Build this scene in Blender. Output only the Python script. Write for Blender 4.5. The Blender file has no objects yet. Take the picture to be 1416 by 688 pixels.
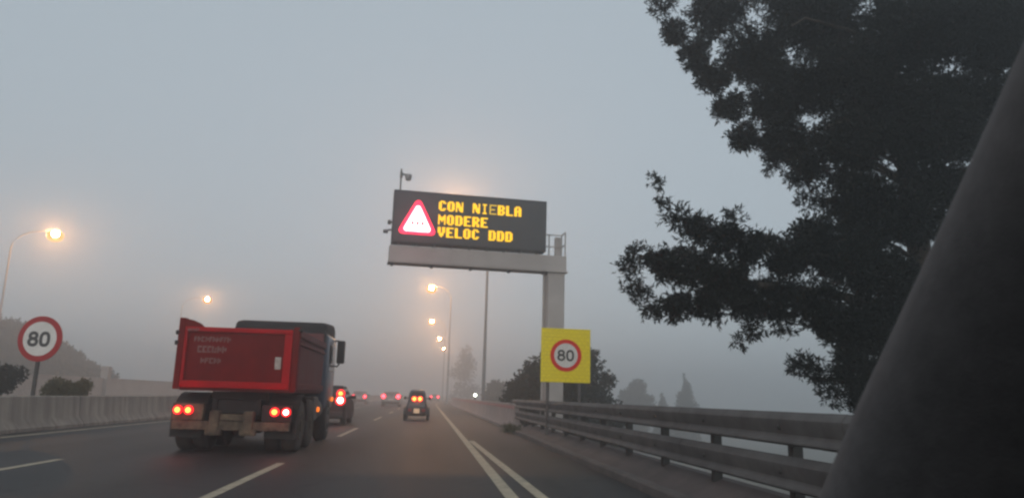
import bpy, bmesh, math, random
from mathutils import Vector, Matrix, Euler

random.seed(7)
R = math.radians
PI = math.pi
scene = bpy.context.scene
COL = scene.collection

# ------------------------------------------------------------------ camera
W0, H0, F0 = 1416.0, 688.0, 1020.0
EYE = Vector((0.0, 0.0, 1.2))
ROLL, PITCH, YAW = R(1.6), R(11.38), R(6.06)
cam_d = bpy.data.cameras.new('camera')
cam = bpy.data.objects.new('camera', cam_d)
COL.objects.link(cam)
CAM_ROT = (Matrix.Rotation(-YAW, 3, 'Z') @ Matrix.Rotation(PI / 2 + PITCH, 3, 'X') @ Matrix.Rotation(ROLL, 3, 'Z'))
cam.matrix_world = Matrix.Translation(EYE) @ CAM_ROT.to_4x4()
cam_d.sensor_width = 36.0
cam_d.lens = 36.0 * F0 / W0
cam_d.clip_start = 0.05
cam_d.clip_end = 3000
cam_d.dof.use_dof = True
cam_d.dof.focus_distance = 24.0
cam_d.dof.aperture_fstop = 9.0
scene.camera = cam


def ray(px, py):
    return CAM_ROT @ Vector(((px - W0 / 2) / F0, -(py - H0 / 2) / F0, -1.0))


def at(px, py, y):
    """Point of the place seen in direction (px, py) of the photograph, y metres up the road."""
    d = ray(px, py)
    return EYE + d * (y / d.y)


# ------------------------------------------------------------------ materials
def new_mat(name):
    m = bpy.data.materials.new(name)
    m.use_nodes = True
    nt = m.node_tree
    b = nt.nodes['Principled BSDF']
    return m, nt, b


def mat(name, col, rough=0.6, var=0.25, scale=6.0, bump=0.0, metal=0.0, col2=None, spec=0.5, bscale=None, coat=0.0):
    m, nt, b = new_mat(name)
    b.inputs['Roughness'].default_value = rough
    b.inputs['Metallic'].default_value = metal
    b.inputs['Specular IOR Level'].default_value = spec
    b.inputs['Coat Weight'].default_value = coat
    tc = nt.nodes.new('ShaderNodeTexCoord')
    n = nt.nodes.new('ShaderNodeTexNoise')
    n.inputs['Scale'].default_value = scale
    n.inputs['Detail'].default_value = 6
    n.inputs['Roughness'].default_value = 0.65
    nt.links.new(tc.outputs['Object'], n.inputs['Vector'])
    r = nt.nodes.new('ShaderNodeValToRGB')
    c = Vector(col)
    c2 = Vector(col2) if col2 else c * (1 + var)
    c1 = c if col2 else c * (1 - var)
    r.color_ramp.elements[0].position = 0.32
    r.color_ramp.elements[1].position = 0.68
    r.color_ramp.elements[0].color = (*c1, 1)
    r.color_ramp.elements[1].color = (*c2, 1)
    nt.links.new(n.outputs['Fac'], r.inputs['Fac'])
    nt.links.new(r.outputs['Color'], b.inputs['Base Color'])
    if bump:
        n2 = nt.nodes.new('ShaderNodeTexNoise')
        n2.inputs['Scale'].default_value = bscale or scale * 8
        n2.inputs['Detail'].default_value = 4
        nt.links.new(tc.outputs['Object'], n2.inputs['Vector'])
        bp = nt.nodes.new('ShaderNodeBump')
        bp.inputs['Strength'].default_value = bump
        bp.inputs['Distance'].default_value = 0.02
        nt.links.new(n2.outputs['Fac'], bp.inputs['Height'])
        nt.links.new(bp.outputs['Normal'], b.inputs['Normal'])
    return m


def glow(name, col, strength):
    m, nt, b = new_mat(name)
    b.inputs['Base Color'].default_value = (*[0.5 * c for c in col], 1)
    b.inputs['Roughness'].default_value = 0.3
    b.inputs['Emission Color'].default_value = (*col, 1)
    b.inputs['Emission Strength'].default_value = strength
    m.cycles.emission_sampling = 'FRONT' if strength > 20 else 'NONE'
    return m


def asphalt_mat():
    m, nt, b = new_mat('asphalt')
    L = nt.links.new
    tc = nt.nodes.new('ShaderNodeTexCoord')
    big = nt.nodes.new('ShaderNodeTexNoise'); big.inputs['Scale'].default_value = 0.35; big.inputs['Detail'].default_value = 5
    mp = nt.nodes.new('ShaderNodeMapping'); mp.inputs['Scale'].default_value = (1.6, 0.12, 1)
    L(tc.outputs['Object'], mp.inputs['Vector'])
    L(mp.outputs['Vector'], big.inputs['Vector'])
    fine = nt.nodes.new('ShaderNodeTexNoise'); fine.inputs['Scale'].default_value = 60; fine.inputs['Detail'].default_value = 3
    L(tc.outputs['Object'], fine.inputs['Vector'])
    r1 = nt.nodes.new('ShaderNodeValToRGB')
    r1.color_ramp.elements[0].position = 0.3; r1.color_ramp.elements[0].color = (0.020, 0.0185, 0.018, 1)
    r1.color_ramp.elements[1].position = 0.7; r1.color_ramp.elements[1].color = (0.036, 0.0335, 0.032, 1)
    L(big.outputs['Fac'], r1.inputs['Fac'])
    mx = nt.nodes.new('ShaderNodeMixRGB'); mx.blend_type = 'OVERLAY'; mx.inputs['Fac'].default_value = 0.5
    L(r1.outputs['Color'], mx.inputs['Color1']); L(fine.outputs['Fac'], mx.inputs['Color2'])
    sx = nt.nodes.new('ShaderNodeSeparateXYZ'); L(tc.outputs['Object'], sx.inputs[0])
    wob = nt.nodes.new('ShaderNodeMath'); wob.operation = 'MULTIPLY_ADD'; wob.inputs[1].default_value = 0.5
    L(big.outputs['Fac'], wob.inputs[0]); L(sx.outputs['X'], wob.inputs[2])
    ph = nt.nodes.new('ShaderNodeMath'); ph.operation = 'MULTIPLY_ADD'; ph.inputs[1].default_value = 2 * PI / 1.77; ph.inputs[2].default_value = -0.9
    L(wob.outputs[0], ph.inputs[0])
    co = nt.nodes.new('ShaderNodeMath'); co.operation = 'COSINE'; L(ph.outputs[0], co.inputs[0])
    tr_ = nt.nodes.new('ShaderNodeMapRange'); tr_.inputs['From Min'].default_value = -1; tr_.inputs['To Min'].default_value = 1.18; tr_.inputs['To Max'].default_value = 0.80
    L(co.outputs[0], tr_.inputs['Value'])
    mt = nt.nodes.new('ShaderNodeMixRGB'); mt.blend_type = 'MULTIPLY'; mt.inputs['Fac'].default_value = 1
    L(mx.outputs['Color'], mt.inputs['Color1']); L(tr_.outputs['Result'], mt.inputs['Color2'])
    vo = nt.nodes.new('ShaderNodeTexVoronoi'); vo.feature = 'DISTANCE_TO_EDGE'; vo.inputs['Scale'].default_value = 0.35
    wv = nt.nodes.new('ShaderNodeVectorMath'); wv.operation = 'ADD'; n3 = nt.nodes.new('ShaderNodeTexNoise'); n3.inputs['Scale'].default_value = 1.3
    L(tc.outputs['Object'], n3.inputs['Vector']); L(tc.outputs['Object'], wv.inputs[0]); L(n3.outputs['Color'], wv.inputs[1]); L(wv.outputs[0], vo.inputs['Vector'])
    cr = nt.nodes.new('ShaderNodeMapRange'); cr.inputs['From Max'].default_value = 0.012; cr.inputs['To Min'].default_value = 0.45; cr.inputs['To Max'].default_value = 1.0
    L(vo.outputs['Distance'], cr.inputs['Value'])
    mc = nt.nodes.new('ShaderNodeMixRGB'); mc.blend_type = 'MULTIPLY'; mc.inputs['Fac'].default_value = 1
    L(mt.outputs['Color'], mc.inputs['Color1']); L(cr.outputs['Result'], mc.inputs['Color2'])
    L(mc.outputs['Color'], b.inputs['Base Color'])
    rr = nt.nodes.new('ShaderNodeMapRange'); rr.inputs['To Min'].default_value = 0.5; rr.inputs['To Max'].default_value = 0.75
    L(big.outputs['Fac'], rr.inputs['Value']); L(rr.outputs['Result'], b.inputs['Roughness'])
    b.inputs['Specular IOR Level'].default_value = 0.22
    bp = nt.nodes.new('ShaderNodeBump'); bp.inputs['Strength'].default_value = 0.35; bp.inputs['Distance'].default_value = 0.01
    L(fine.outputs['Fac'], bp.inputs['Height']); L(bp.outputs['Normal'], b.inputs['Normal'])
    return m


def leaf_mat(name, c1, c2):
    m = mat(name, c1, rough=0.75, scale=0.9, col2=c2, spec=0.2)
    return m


def concrete_mat(name, c1, c2):
    m, nt, b = new_mat(name)
    L = nt.links.new
    tc = nt.nodes.new('ShaderNodeTexCoord')
    n1 = nt.nodes.new('ShaderNodeTexNoise'); n1.inputs['Scale'].default_value = 0.9; n1.inputs['Detail'].default_value = 6
    L(tc.outputs['Object'], n1.inputs['Vector'])
    r = nt.nodes.new('ShaderNodeValToRGB')
    r.color_ramp.elements[0].position = 0.3; r.color_ramp.elements[0].color = (*c2, 1)
    r.color_ramp.elements[1].position = 0.7; r.color_ramp.elements[1].color = (*c1, 1)
    L(n1.outputs['Fac'], r.inputs['Fac'])
    mp = nt.nodes.new('ShaderNodeMapping'); mp.inputs['Scale'].default_value = (2.0, 2.6, 0.18)
    L(tc.outputs['Object'], mp.inputs['Vector'])
    n2 = nt.nodes.new('ShaderNodeTexNoise'); n2.inputs['Scale'].default_value = 1.6; n2.inputs['Detail'].default_value = 5
    L(mp.outputs['Vector'], n2.inputs['Vector'])
    st = nt.nodes.new('ShaderNodeMapRange'); st.inputs['From Min'].default_value = 0.35; st.inputs['From Max'].default_value = 0.6; st.inputs['To Min'].default_value = 0.62; st.inputs['To Max'].default_value = 1.0
    L(n2.outputs['Fac'], st.inputs['Value'])
    sx = nt.nodes.new('ShaderNodeSeparateXYZ'); L(tc.outputs['Object'], sx.inputs[0])
    pp = nt.nodes.new('ShaderNodeMath'); pp.operation = 'PINGPONG'; pp.inputs[1].default_value = 3.0; L(sx.outputs['Y'], pp.inputs[0])
    jt = nt.nodes.new('ShaderNodeMapRange'); jt.inputs['From Min'].default_value = 0.02; jt.inputs['From Max'].default_value = 0.035; jt.inputs['To Min'].default_value = 0.3; jt.inputs['To Max'].default_value = 1.0
    L(pp.outputs[0], jt.inputs['Value'])
    mm = nt.nodes.new('ShaderNodeMath'); mm.operation = 'MULTIPLY'; L(st.outputs['Result'], mm.inputs[0]); L(jt.outputs['Result'], mm.inputs[1])
    mx = nt.nodes.new('ShaderNodeMixRGB'); mx.blend_type = 'MULTIPLY'; mx.inputs['Fac'].default_value = 1
    L(r.outputs['Color'], mx.inputs['Color1']); L(mm.outputs[0], mx.inputs['Color2']); L(mx.outputs['Color'], b.inputs['Base Color'])
    b.inputs['Roughness'].default_value = 0.88
    return m


M = {}
M['asphalt'] = asphalt_mat()
M['paint'] = mat('road_paint', (0.52, 0.43, 0.29), 0.7, scale=5.0, col2=(0.27, 0.22, 0.16), bump=0.15)  # worn paint; its tan tint stands in for warm headlight light
M['ground'] = mat('ground_earth', (0.05, 0.052, 0.032), 0.95, scale=0.5, col2=(0.085, 0.075, 0.05), bump=0.4)
M['verge'] = mat('verge_concrete', (0.115, 0.085, 0.078), 0.85, scale=1.4, col2=(0.065, 0.05, 0.045), bump=0.3)
M['kerb'] = mat('kerb_concrete', (0.13, 0.105, 0.095), 0.85, scale=2.5, col2=(0.07, 0.06, 0.055), bump=0.25)
M['concrete'] = concrete_mat('barrier_concrete', (0.38, 0.325, 0.275), (0.27, 0.23, 0.195))
M['concrete_pink'] = concrete_mat('pinkish_concrete', (0.40, 0.32, 0.30), (0.29, 0.23, 0.215))
M['red_band'] = mat('faded_red_paint', (0.42, 0.13, 0.12), 0.6, scale=1.2, col2=(0.36, 0.19, 0.17))
M['galv'] = mat('galvanised_steel', (0.13, 0.12, 0.115), 0.7, scale=2.0, col2=(0.07, 0.062, 0.06), metal=0.0, bump=0.05, spec=0.25)
M['galv_dark'] = mat('dull_post_steel', (0.06, 0.055, 0.05), 0.6, scale=3.0, col2=(0.035, 0.032, 0.03), metal=0.2)
M['gantry'] = mat('gantry_paint', (0.45, 0.405, 0.375), 0.6, scale=0.9, col2=(0.34, 0.305, 0.285), bump=0.03)  # warm tint stands in for sodium light falling on the steel
M['gantry_dark'] = mat('gantry_dark_steel', (0.12, 0.12, 0.12), 0.6)  # darker steel for lugs, feet, sensors and camera mast
M['panel'] = mat('sign_cabinet', (0.045, 0.045, 0.047), 0.6, scale=2.0, col2=(0.03, 0.03, 0.032))
M['panel_face'] = mat('led_panel_face', (0.05, 0.048, 0.048), 0.45, scale=1.2, col2=(0.038, 0.037, 0.038))
M['pole'] = mat('lamp_pole_steel', (0.16, 0.16, 0.165), 0.5, scale=1.5, metal=0.2)
M['pole_pale'] = mat('fog_paled_lamp_pole', (0.30, 0.30, 0.305), 0.5, scale=1.5)  # paler than the near pole, fog fading put into the colour
M['white'] = mat('sign_white', (0.74, 0.70, 0.66), 0.5, scale=3.0, col2=(0.66, 0.62, 0.57))
M['red'] = mat('sign_red', (0.42, 0.008, 0.012), 0.6, scale=3.0, col2=(0.32, 0.008, 0.01), spec=0.2)
M['red_lit'] = mat('headlit_sign_red', (0.78, 0.02, 0.012), 0.5, scale=3.0, col2=(0.68, 0.018, 0.01), spec=0.2)  # brighter copy of the sign red, headlight light put into the colour
M['black'] = mat('sign_black', (0.018, 0.018, 0.018), 0.6)
M['sign_back'] = mat('sign_aluminium', (0.3, 0.3, 0.3), 0.5, metal=0.3)


def yellow_mat():
    m, nt, b = new_mat('reflective_yellow')
    L = nt.links.new
    tc = nt.nodes.new('ShaderNodeTexCoord')
    br = nt.nodes.new('ShaderNodeTexBrick')
    br.offset = 0.5
    br.inputs['Scale'].default_value = 1.0
    br.inputs['Color1'].default_value = (0.97, 0.76, 0.0, 1)  # base colour raised to stand in for headlights on the sheeting
    br.inputs['Color2'].default_value = (0.94, 0.73, 0.0, 1)
    br.inputs['Mortar'].default_value = (0.84, 0.63, 0.0, 1)
    br.inputs['Mortar Size'].default_value = 0.012
    br.inputs['Brick Width'].default_value = 0.16
    br.inputs['Row Height'].default_value = 0.105
    mp = nt.nodes.new('ShaderNodeMapping'); mp.inputs['Rotation'].default_value = (PI / 2, 0, 0)
    L(tc.outputs['Object'], mp.inputs['Vector']); L(mp.outputs['Vector'], br.inputs['Vector'])
    L(br.outputs['Color'], b.inputs['Base Color'])
    b.inputs['Roughness'].default_value = 0.4
    return m


M['yellow'] = yellow_mat()
M['truck_red'] = mat('truck_red_paint', (0.19, 0.003, 0.003), 0.75, scale=1.3, col2=(0.12, 0.004, 0.004), bump=0.05, spec=0.12)
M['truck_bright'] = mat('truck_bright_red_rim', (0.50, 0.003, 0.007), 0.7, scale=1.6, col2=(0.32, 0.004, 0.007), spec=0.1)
M['truck_side'] = mat('dusty_truck_side', (0.15, 0.018, 0.02), 0.7, scale=1.1, col2=(0.15, 0.06, 0.058), bump=0.05, spec=0.2)
M['tarp'] = mat('black_canopy', (0.008, 0.008, 0.009), 0.85, scale=2.0, col2=(0.016, 0.015, 0.017), bump=0.2)
M['cab'] = mat('cab_blue_paint', (0.03, 0.05, 0.085), 0.35, scale=1.0, col2=(0.04, 0.06, 0.10), coat=0.3)
M['chassis'] = mat('chassis_black', (0.012, 0.010, 0.010), 0.8, scale=2.0, col2=(0.024, 0.018, 0.016))
M['mud'] = mat('mud_caked_steel', (0.19, 0.145, 0.095), 0.95, scale=4.0, col2=(0.025, 0.020, 0.016), bump=0.4)
M['dustbox'] = mat('dusty_grey_box', (0.17, 0.15, 0.135), 0.8, scale=3.0, col2=(0.10, 0.085, 0.075))
M['tyre'] = mat('tyre_rubber', (0.018, 0.017, 0.016), 0.85, scale=6.0, col2=(0.035, 0.030, 0.026))
M['tyre_dusty'] = mat('dusty_tyre', (0.075, 0.06, 0.05), 0.9, scale=4.0, col2=(0.045, 0.04, 0.035))
M['rim'] = mat('wheel_rim', (0.22, 0.20, 0.18), 0.6, scale=4.0, col2=(0.12, 0.10, 0.09))
M['faded_white'] = mat('worn_lettering', (0.26, 0.14, 0.125), 0.8, scale=9.0, col2=(0.15, 0.05, 0.045))
M['sticker'] = mat('white_sticker', (0.50, 0.45, 0.40), 0.6, scale=14.0, col2=(0.28, 0.23, 0.2))
M['far_glass'] = mat('fog_paled_window', (0.14, 0.14, 0.145), 0.2, scale=1.0)  # grey instead of dark glass, fog haze put into the colour
M['glass'] = mat('dark_window', (0.012, 0.013, 0.015), 0.12, scale=1.0)
M['car_dark'] = mat('dark_car_paint', (0.03, 0.026, 0.028), 0.35, scale=1.0, coat=0.4)
M['car_grey'] = mat('grey_car_paint', (0.16, 0.16, 0.165), 0.35, scale=1.0, coat=0.4)
M['car_silver'] = mat('silver_car_paint', (0.33, 0.33, 0.34), 0.35, scale=1.0, coat=0.4)
M['car_black'] = mat('dirty_black_car_paint', (0.012, 0.010, 0.011), 0.6, scale=1.0, spec=0.25)
M['car_pale'] = mat('fog_paled_car_paint', (0.26, 0.25, 0.25), 0.5, scale=1.0)  # pale so far bodies sink into the fog, haze put into the paint
M['car_maroon'] = mat('maroon_car_paint', (0.09, 0.018, 0.02), 0.35, scale=1.0, coat=0.4)
M['plastic'] = mat('black_plastic', (0.02, 0.02, 0.02), 0.6)
M['plate'] = mat('number_plate', (0.6, 0.58, 0.52), 0.5)
M['reflector'] = mat('red_reflector', (0.28, 0.012, 0.012), 0.3)
M['pillar'] = mat('pillar_fabric', (0.125, 0.112, 0.110), 0.8, var=0.15, scale=40.0, bump=0.25, bscale=700, spec=0.3)
M['bark'] = mat('bark', (0.055, 0.042, 0.032), 0.95, scale=5.0, col2=(0.03, 0.024, 0.02), bump=0.6)
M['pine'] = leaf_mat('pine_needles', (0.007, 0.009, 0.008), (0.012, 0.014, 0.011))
M['bush'] = leaf_mat('bush_leaves', (0.070, 0.064, 0.022), (0.13, 0.105, 0.04))
M['tree'] = leaf_mat('tree_leaves', (0.017, 0.022, 0.015), (0.030, 0.036, 0.022))
M['weeds'] = leaf_mat('weeds', (0.055, 0.060, 0.030), (0.09, 0.085, 0.045))
M['wall'] = mat('pale_render', (0.42, 0.38, 0.35), 0.9, scale=0.7, col2=(0.33, 0.29, 0.27))
M['white_metal'] = mat('white_metal', (0.62, 0.62, 0.60), 0.5, scale=2.0)

G = {}
G['sodium'] = glow('sodium_lamp', (1.0, 0.48, 0.19), 2800.0)


def halo_mat():  # see-through orange glow that stands in for the halo of a lamp
    m = bpy.data.materials.new('lamp_halo_glow'); m.use_nodes = True
    nt = m.node_tree; nt.nodes.clear()
    out = nt.nodes.new('ShaderNodeOutputMaterial'); mix = nt.nodes.new('ShaderNodeMixShader'); mix.inputs[0].default_value = 0.62
    tr_ = nt.nodes.new('ShaderNodeBsdfTransparent'); em = nt.nodes.new('ShaderNodeEmission')
    em.inputs['Color'].default_value = (1.0, 0.42, 0.05, 1); em.inputs['Strength'].default_value = 1.5
    nt.links.new(tr_.outputs[0], mix.inputs[1]); nt.links.new(em.outputs[0], mix.inputs[2]); nt.links.new(mix.outputs[0], out.inputs['Surface'])
    m.cycles.emission_sampling = 'NONE'
    return m


G['halo'] = halo_mat()
G['led'] = glow('led_yellow', (1.0, 0.57, 0.0), 1.35)
G['led_dim'] = glow('led_yellow_weak', (1.0, 0.62, 0.03), 0.9)
G['led_white'] = glow('led_white', (1.0, 0.95, 0.93), 2.6)
G['led_red'] = glow('led_red', (1.0, 0.02, 0.07), 2.4)
G['led_ghost'] = glow('led_pale_pink', (1.0, 0.10, 0.14), 0.7)
G['tail'] = glow('tail_red', (1.0, 0.012, 0.018), 2.0)
G['tail_dim'] = glow('tail_red_running', (1.0, 0.03, 0.05), 2.6)
G['tail_hot'] = glow('tail_bulb', (1.0, 0.22, 0.035), 6.5)
G['tail_white'] = glow('tail_bulb_white', (1.0, 0.55, 0.45), 9.0)
G['tail_pink'] = glow('tail_bulb_far', (1.0, 0.07, 0.10), 7.0)
G['amber'] = glow('amber_marker', (1.0, 0.20, 0.015), 1.4)
G['plate_glow'] = glow('plate_lit', (1.0, 0.70, 0.42), 0.36)  # plate glows by itself, in place of a lamp shining on it
G['cold'] = glow('cold_white_lamp', (0.92, 1.0, 0.82), 9.0)


# ------------------------------------------------------------------ mesh builder
class MB:
    def __init__(self):
        self.bm = bmesh.new()

    def box(self, lo, hi, bev=0.0, rot=None, seg=2):
        lo, hi = Vector(lo), Vector(hi)
        c, s = (lo + hi) / 2, hi - lo
        t = bmesh.new()
        bmesh.ops.create_cube(t, size=1.0)
        bmesh.ops.scale(t, vec=s, verts=t.verts)
        if bev:
            bmesh.ops.bevel(t, geom=t.edges[:], offset=bev, segments=seg, affect='EDGES', profile=0.5)
        if rot:
            bmesh.ops.rotate(t, cent=(0, 0, 0), matrix=rot, verts=t.verts)
        bmesh.ops.translate(t, vec=c, verts=t.verts)
        self.add(t)
        return self

    def add(self, t):
        me = bpy.data.meshes.new('tmp')
        t.to_mesh(me); t.free()
        self.bm.from_mesh(me)
        bpy.data.meshes.remove(me)

    def tube(self, pts, rad, n=10, caps=True):
        pts = [Vector(p) for p in pts]
        if not isinstance(rad, (list, tuple)):
            rad = [rad] * len(pts)
        rings = []
        for i, p in enumerate(pts):
            d = (pts[min(i + 1, len(pts) - 1)] - pts[max(i - 1, 0)]).normalized()
            a = Vector((0, 0, 1)) if abs(d.z) < 0.9 else Vector((1, 0, 0))
            u = d.cross(a).normalized(); v = d.cross(u)
            rings.append([self.bm.verts.new(p + (u * math.cos(2 * PI * k / n) + v * math.sin(2 * PI * k / n)) * rad[i]) for k in range(n)])
        for a, b in zip(rings, rings[1:]):
            for k in range(n):
                self.bm.faces.new((a[k], a[(k + 1) % n], b[(k + 1) % n], b[k]))
        if caps:
            self.bm.faces.new(rings[0]); self.bm.faces.new(rings[-1][::-1])
        return self

    def prism(self, poly, axis, a, b, bev=0.0):
        """poly: 2-D outline, extruded along axis from a to b. axis 'x': poly=(y,z); 'y': poly=(x,z); 'z': poly=(x,y)"""
        t = bmesh.new()

        def P(q, w):
            return {'x': (w, q[0], q[1]), 'y': (q[0], w, q[1]), 'z': (q[0], q[1], w)}[axis]
        v0 = [t.verts.new(P(q, a)) for q in poly]
        v1 = [t.verts.new(P(q, b)) for q in poly]
        n = len(poly)
        t.faces.new(v0); t.faces.new(v1[::-1])
        for i in range(n):
            t.faces.new((v0[i], v1[i], v1[(i + 1) % n], v0[(i + 1) % n]))
        bmesh.ops.recalc_face_normals(t, faces=t.faces)
        if bev:
            bmesh.ops.bevel(t, geom=t.edges[:], offset=bev, segments=2, affect='EDGES', profile=0.5)
        self.add(t)
        return self

    def loft(self, sections, closed=True, caps=True):
        rings = [[self.bm.verts.new(p) for p in s] for s in sections]
        n = len(rings[0])
        for a, b in zip(rings, rings[1:]):
            for k in range(n if closed else n - 1):
                self.bm.faces.new((a[k], a[(k + 1) % n], b[(k + 1) % n], b[k]))
        if caps and closed:
            self.bm.faces.new(rings[0][::-1]); self.bm.faces.new(rings[-1])
        return self

    def lathe(self, prof, centre, axis='x', n=28):
        """prof: (offset along axis, radius) pairs"""
        c = Vector(centre)
        rings = []
        for o, r in prof:
            ring = []
            for k in range(n):
                a = 2 * PI * k / n
                ca, sa = r * math.cos(a), r * math.sin(a)
                q = {'x': (o, ca, sa), 'y': (ca, o, sa), 'z': (ca, sa, o)}[axis]
                ring.append(self.bm.verts.new(c + Vector(q)))
            rings.append(ring)
        for a, b in zip(rings, rings[1:]):
            for k in range(n):
                self.bm.faces.new((a[k], a[(k + 1) % n], b[(k + 1) % n], b[k]))
        self.bm.faces.new(rings[0]); self.bm.faces.new(rings[-1][::-1])
        return self

    def ribbon(self, pts, w, y0, y1, closed=False):
        """flat stroke in the x-z plane, width w, between depths y0 and y1"""
        pts = [Vector((p[0], p[1])) for p in pts]
        n = len(pts)
        L, Rr = [], []
        for i, p in enumerate(pts):
            a = pts[(i - 1) % n] if (closed or i) else p
            b = pts[(i + 1) % n] if (closed or i < n - 1) else p
            d = (b - a).normalized(); nn = Vector((-d.y, d.x)) * w / 2
            L.append(p + nn); Rr.append(p - nn)
        vs = [[self.bm.verts.new((q.x, y, q.y)) for q in s] for s, y in ((L, y0), (Rr, y0), (L, y1), (Rr, y1))]
        rng = range(n if closed else n - 1)
        for i in rng:
            j = (i + 1) % n
            self.bm.faces.new((vs[0][i], vs[0][j], vs[1][j], vs[1][i]))
            self.bm.faces.new((vs[2][i], vs[3][i], vs[3][j], vs[2][j]))
            self.bm.faces.new((vs[0][i], vs[2][i], vs[2][j], vs[0][j]))
            self.bm.faces.new((vs[1][i], vs[1][j], vs[3][j], vs[3][i]))
        if not closed:
            for i in (0, n - 1):
                self.bm.faces.new((vs[0][i], vs[1][i], vs[3][i], vs[2][i]))
        return self

    def build(self, name, material, parent=None, smooth=None, loc=None, fixn=True):
        me = bpy.data.meshes.new(name)
        if fixn:
            bmesh.ops.recalc_face_normals(self.bm, faces=self.bm.faces)
        self.bm.to_mesh(me); self.bm.free()
        me.materials.append(material)
        if smooth:
            me.shade_smooth()
            if smooth is not True:
                me.set_sharp_from_angle(angle=R(smooth))
        o = bpy.data.objects.new(name, me)
        COL.objects.link(o)
        if parent: o.parent = parent
        if loc: o.location = loc
        return o


def empty(name, loc=(0, 0, 0), rz=0.0):
    o = bpy.data.objects.new(name, None)
    o.empty_display_size = 0.3
    COL.objects.link(o)
    o.location = loc; o.rotation_euler = (0, 0, rz)
    return o


def tag(o, label, cat, group=None, kind=None):
    o['label'] = label; o['category'] = cat
    if group: o['group'] = group
    if kind: o['kind'] = kind
    return o


def struct(o):
    o['kind'] = 'structure'
    return o


def copy_tree(o, parent=None):
    c = o.copy(); COL.objects.link(c)
    if parent: c.parent = parent
    for ch in list(o.children):
        copy_tree(ch, c)
    return c


# ------------------------------------------------------------------ road alignment and terrain
def cx(y):
    return 0.00053 * max(0.0, y - 90.0) ** 2 if y < 260 else 0.00053 * 170 ** 2 + 0.1802 * (y - 260)


def sst(a, b, x):
    t = min(1, max(0, (x - a) / (b - a)))
    return t * t * (3 - 2 * t)


def gz(u, y):
    z = -0.02
    if u < -26:
        z += 6.0 * sst(-42, -70, u) * sst(75, 110, y) * (1 - 0.9 * sst(120, 160, y))
        z += 0.35 * math.sin(u * 0.31 + y * 0.17) * sst(-27, -34, u)
    if u > 3.78:
        z -= 8.5 * sst(3.5, 15, u)
        z += 0.3 * math.sin(u * 0.5 + y * 0.23) * sst(6, 14, u)
    return z


ys = [-30, -20, -10, -4, 0, 4, 8, 12, 16, 20, 24, 28, 32, 36, 40, 45, 50, 55, 60, 66, 72, 80, 90, 100, 110, 120, 135, 150, 170, 190, 210, 230, 260, 300, 360, 430, 520, 690]
us = [-410, -300, -180, -120, -90, -70, -58, -50, -46, -42, -39, -36, -33, -30, -28, -26, -20, -13, -11, -5, 0, 3.0, 3.77, 4.2, 4.8, 5.5, 6.3, 7.2, 8.2, 9.4, 11, 13, 15, 18, 22, 28, 36, 50, 70, 100, 160, 300, 380]
m = MB()
m.loft([[(u + cx(y), y, gz(u, y)) for u in us] for y in ys], closed=False)
struct(m.build('ground', M['ground'], smooth=True))
ys_r = [-30 + 6 * i for i in range(91)]
m = MB(); m.loft([[(u + cx(y), y, 0.0) for u in (-10.95, -7, -3, 0, 2.95)] for y in ys_r], closed=False)
struct(m.build('road', M['asphalt']))
m = MB(); m.loft([[(u + cx(y), y, 0.0) for u in (-24.5, -19, -13.2)] for y in ys_r], closed=False)
struct(m.build('road', M['asphalt']))

# painted lines: edge lines, the merging line beside ours and the two dashed lane lines
m = MB()


def line(u0, w, y0, y1, u1=None, step=4.0):
    n = max(1, int((y1 - y0) / step))
    s = []
    for i in range(n + 1):
        y = y0 + (y1 - y0) * i / n
        u = u0 if u1 is None else u0 + (u1 - u0) * i / n
        s.append([(u - w / 2 + cx(y), y, 0.005), (u + w / 2 + cx(y), y, 0.005)])
    m.loft(s, closed=False)


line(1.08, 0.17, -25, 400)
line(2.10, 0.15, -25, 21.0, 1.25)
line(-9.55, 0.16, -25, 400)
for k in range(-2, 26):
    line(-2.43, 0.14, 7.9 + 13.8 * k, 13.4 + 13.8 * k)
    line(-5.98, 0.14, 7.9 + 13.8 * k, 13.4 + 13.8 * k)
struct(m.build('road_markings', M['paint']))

# kerb and verge beside the shoulder
yv = [-25 + 3 * i for i in range(18)]
m = MB(); m.loft([[(2.96, y, -0.05), (2.965, y, 0.10), (2.985, y, 0.125), (3.11, y, 0.13), (3.12, y, -0.05)] for y in yv], closed=False)
struct(m.build('kerb', M['kerb']))
m = MB(); m.loft([[(3.12, y, 0.118), (3.28, y, 0.17), (3.55, y, 0.31), (3.75, y, 0.30), (3.95, y, 0.1), (4.2, y, -0.5)] for y in yv], closed=False)
struct(m.build('verge', M['verge']))


# ------------------------------------------------------------------ barriers
def barrier(u, w, h, y0, y1, face):
    """jersey profile; face=+1 traffic side to the right"""
    prof = [(-0.30, -0.03), (-0.30, 0.09), (-0.13, 0.32), (-0.085, h - 0.03), (-0.06, h), (0.06, h), (0.085, h - 0.03), (0.13, 0.32), (0.30, 0.09), (0.30, -0.03)]
    mb = MB(); n = max(2, int((y1 - y0) / 4))
    mb.loft([[(u + a * w + cx(y0 + (y1 - y0) * i / n), y0 + (y1 - y0) * i / n, z) for a, z in prof] for i in range(n + 1)])
    return mb


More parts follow.
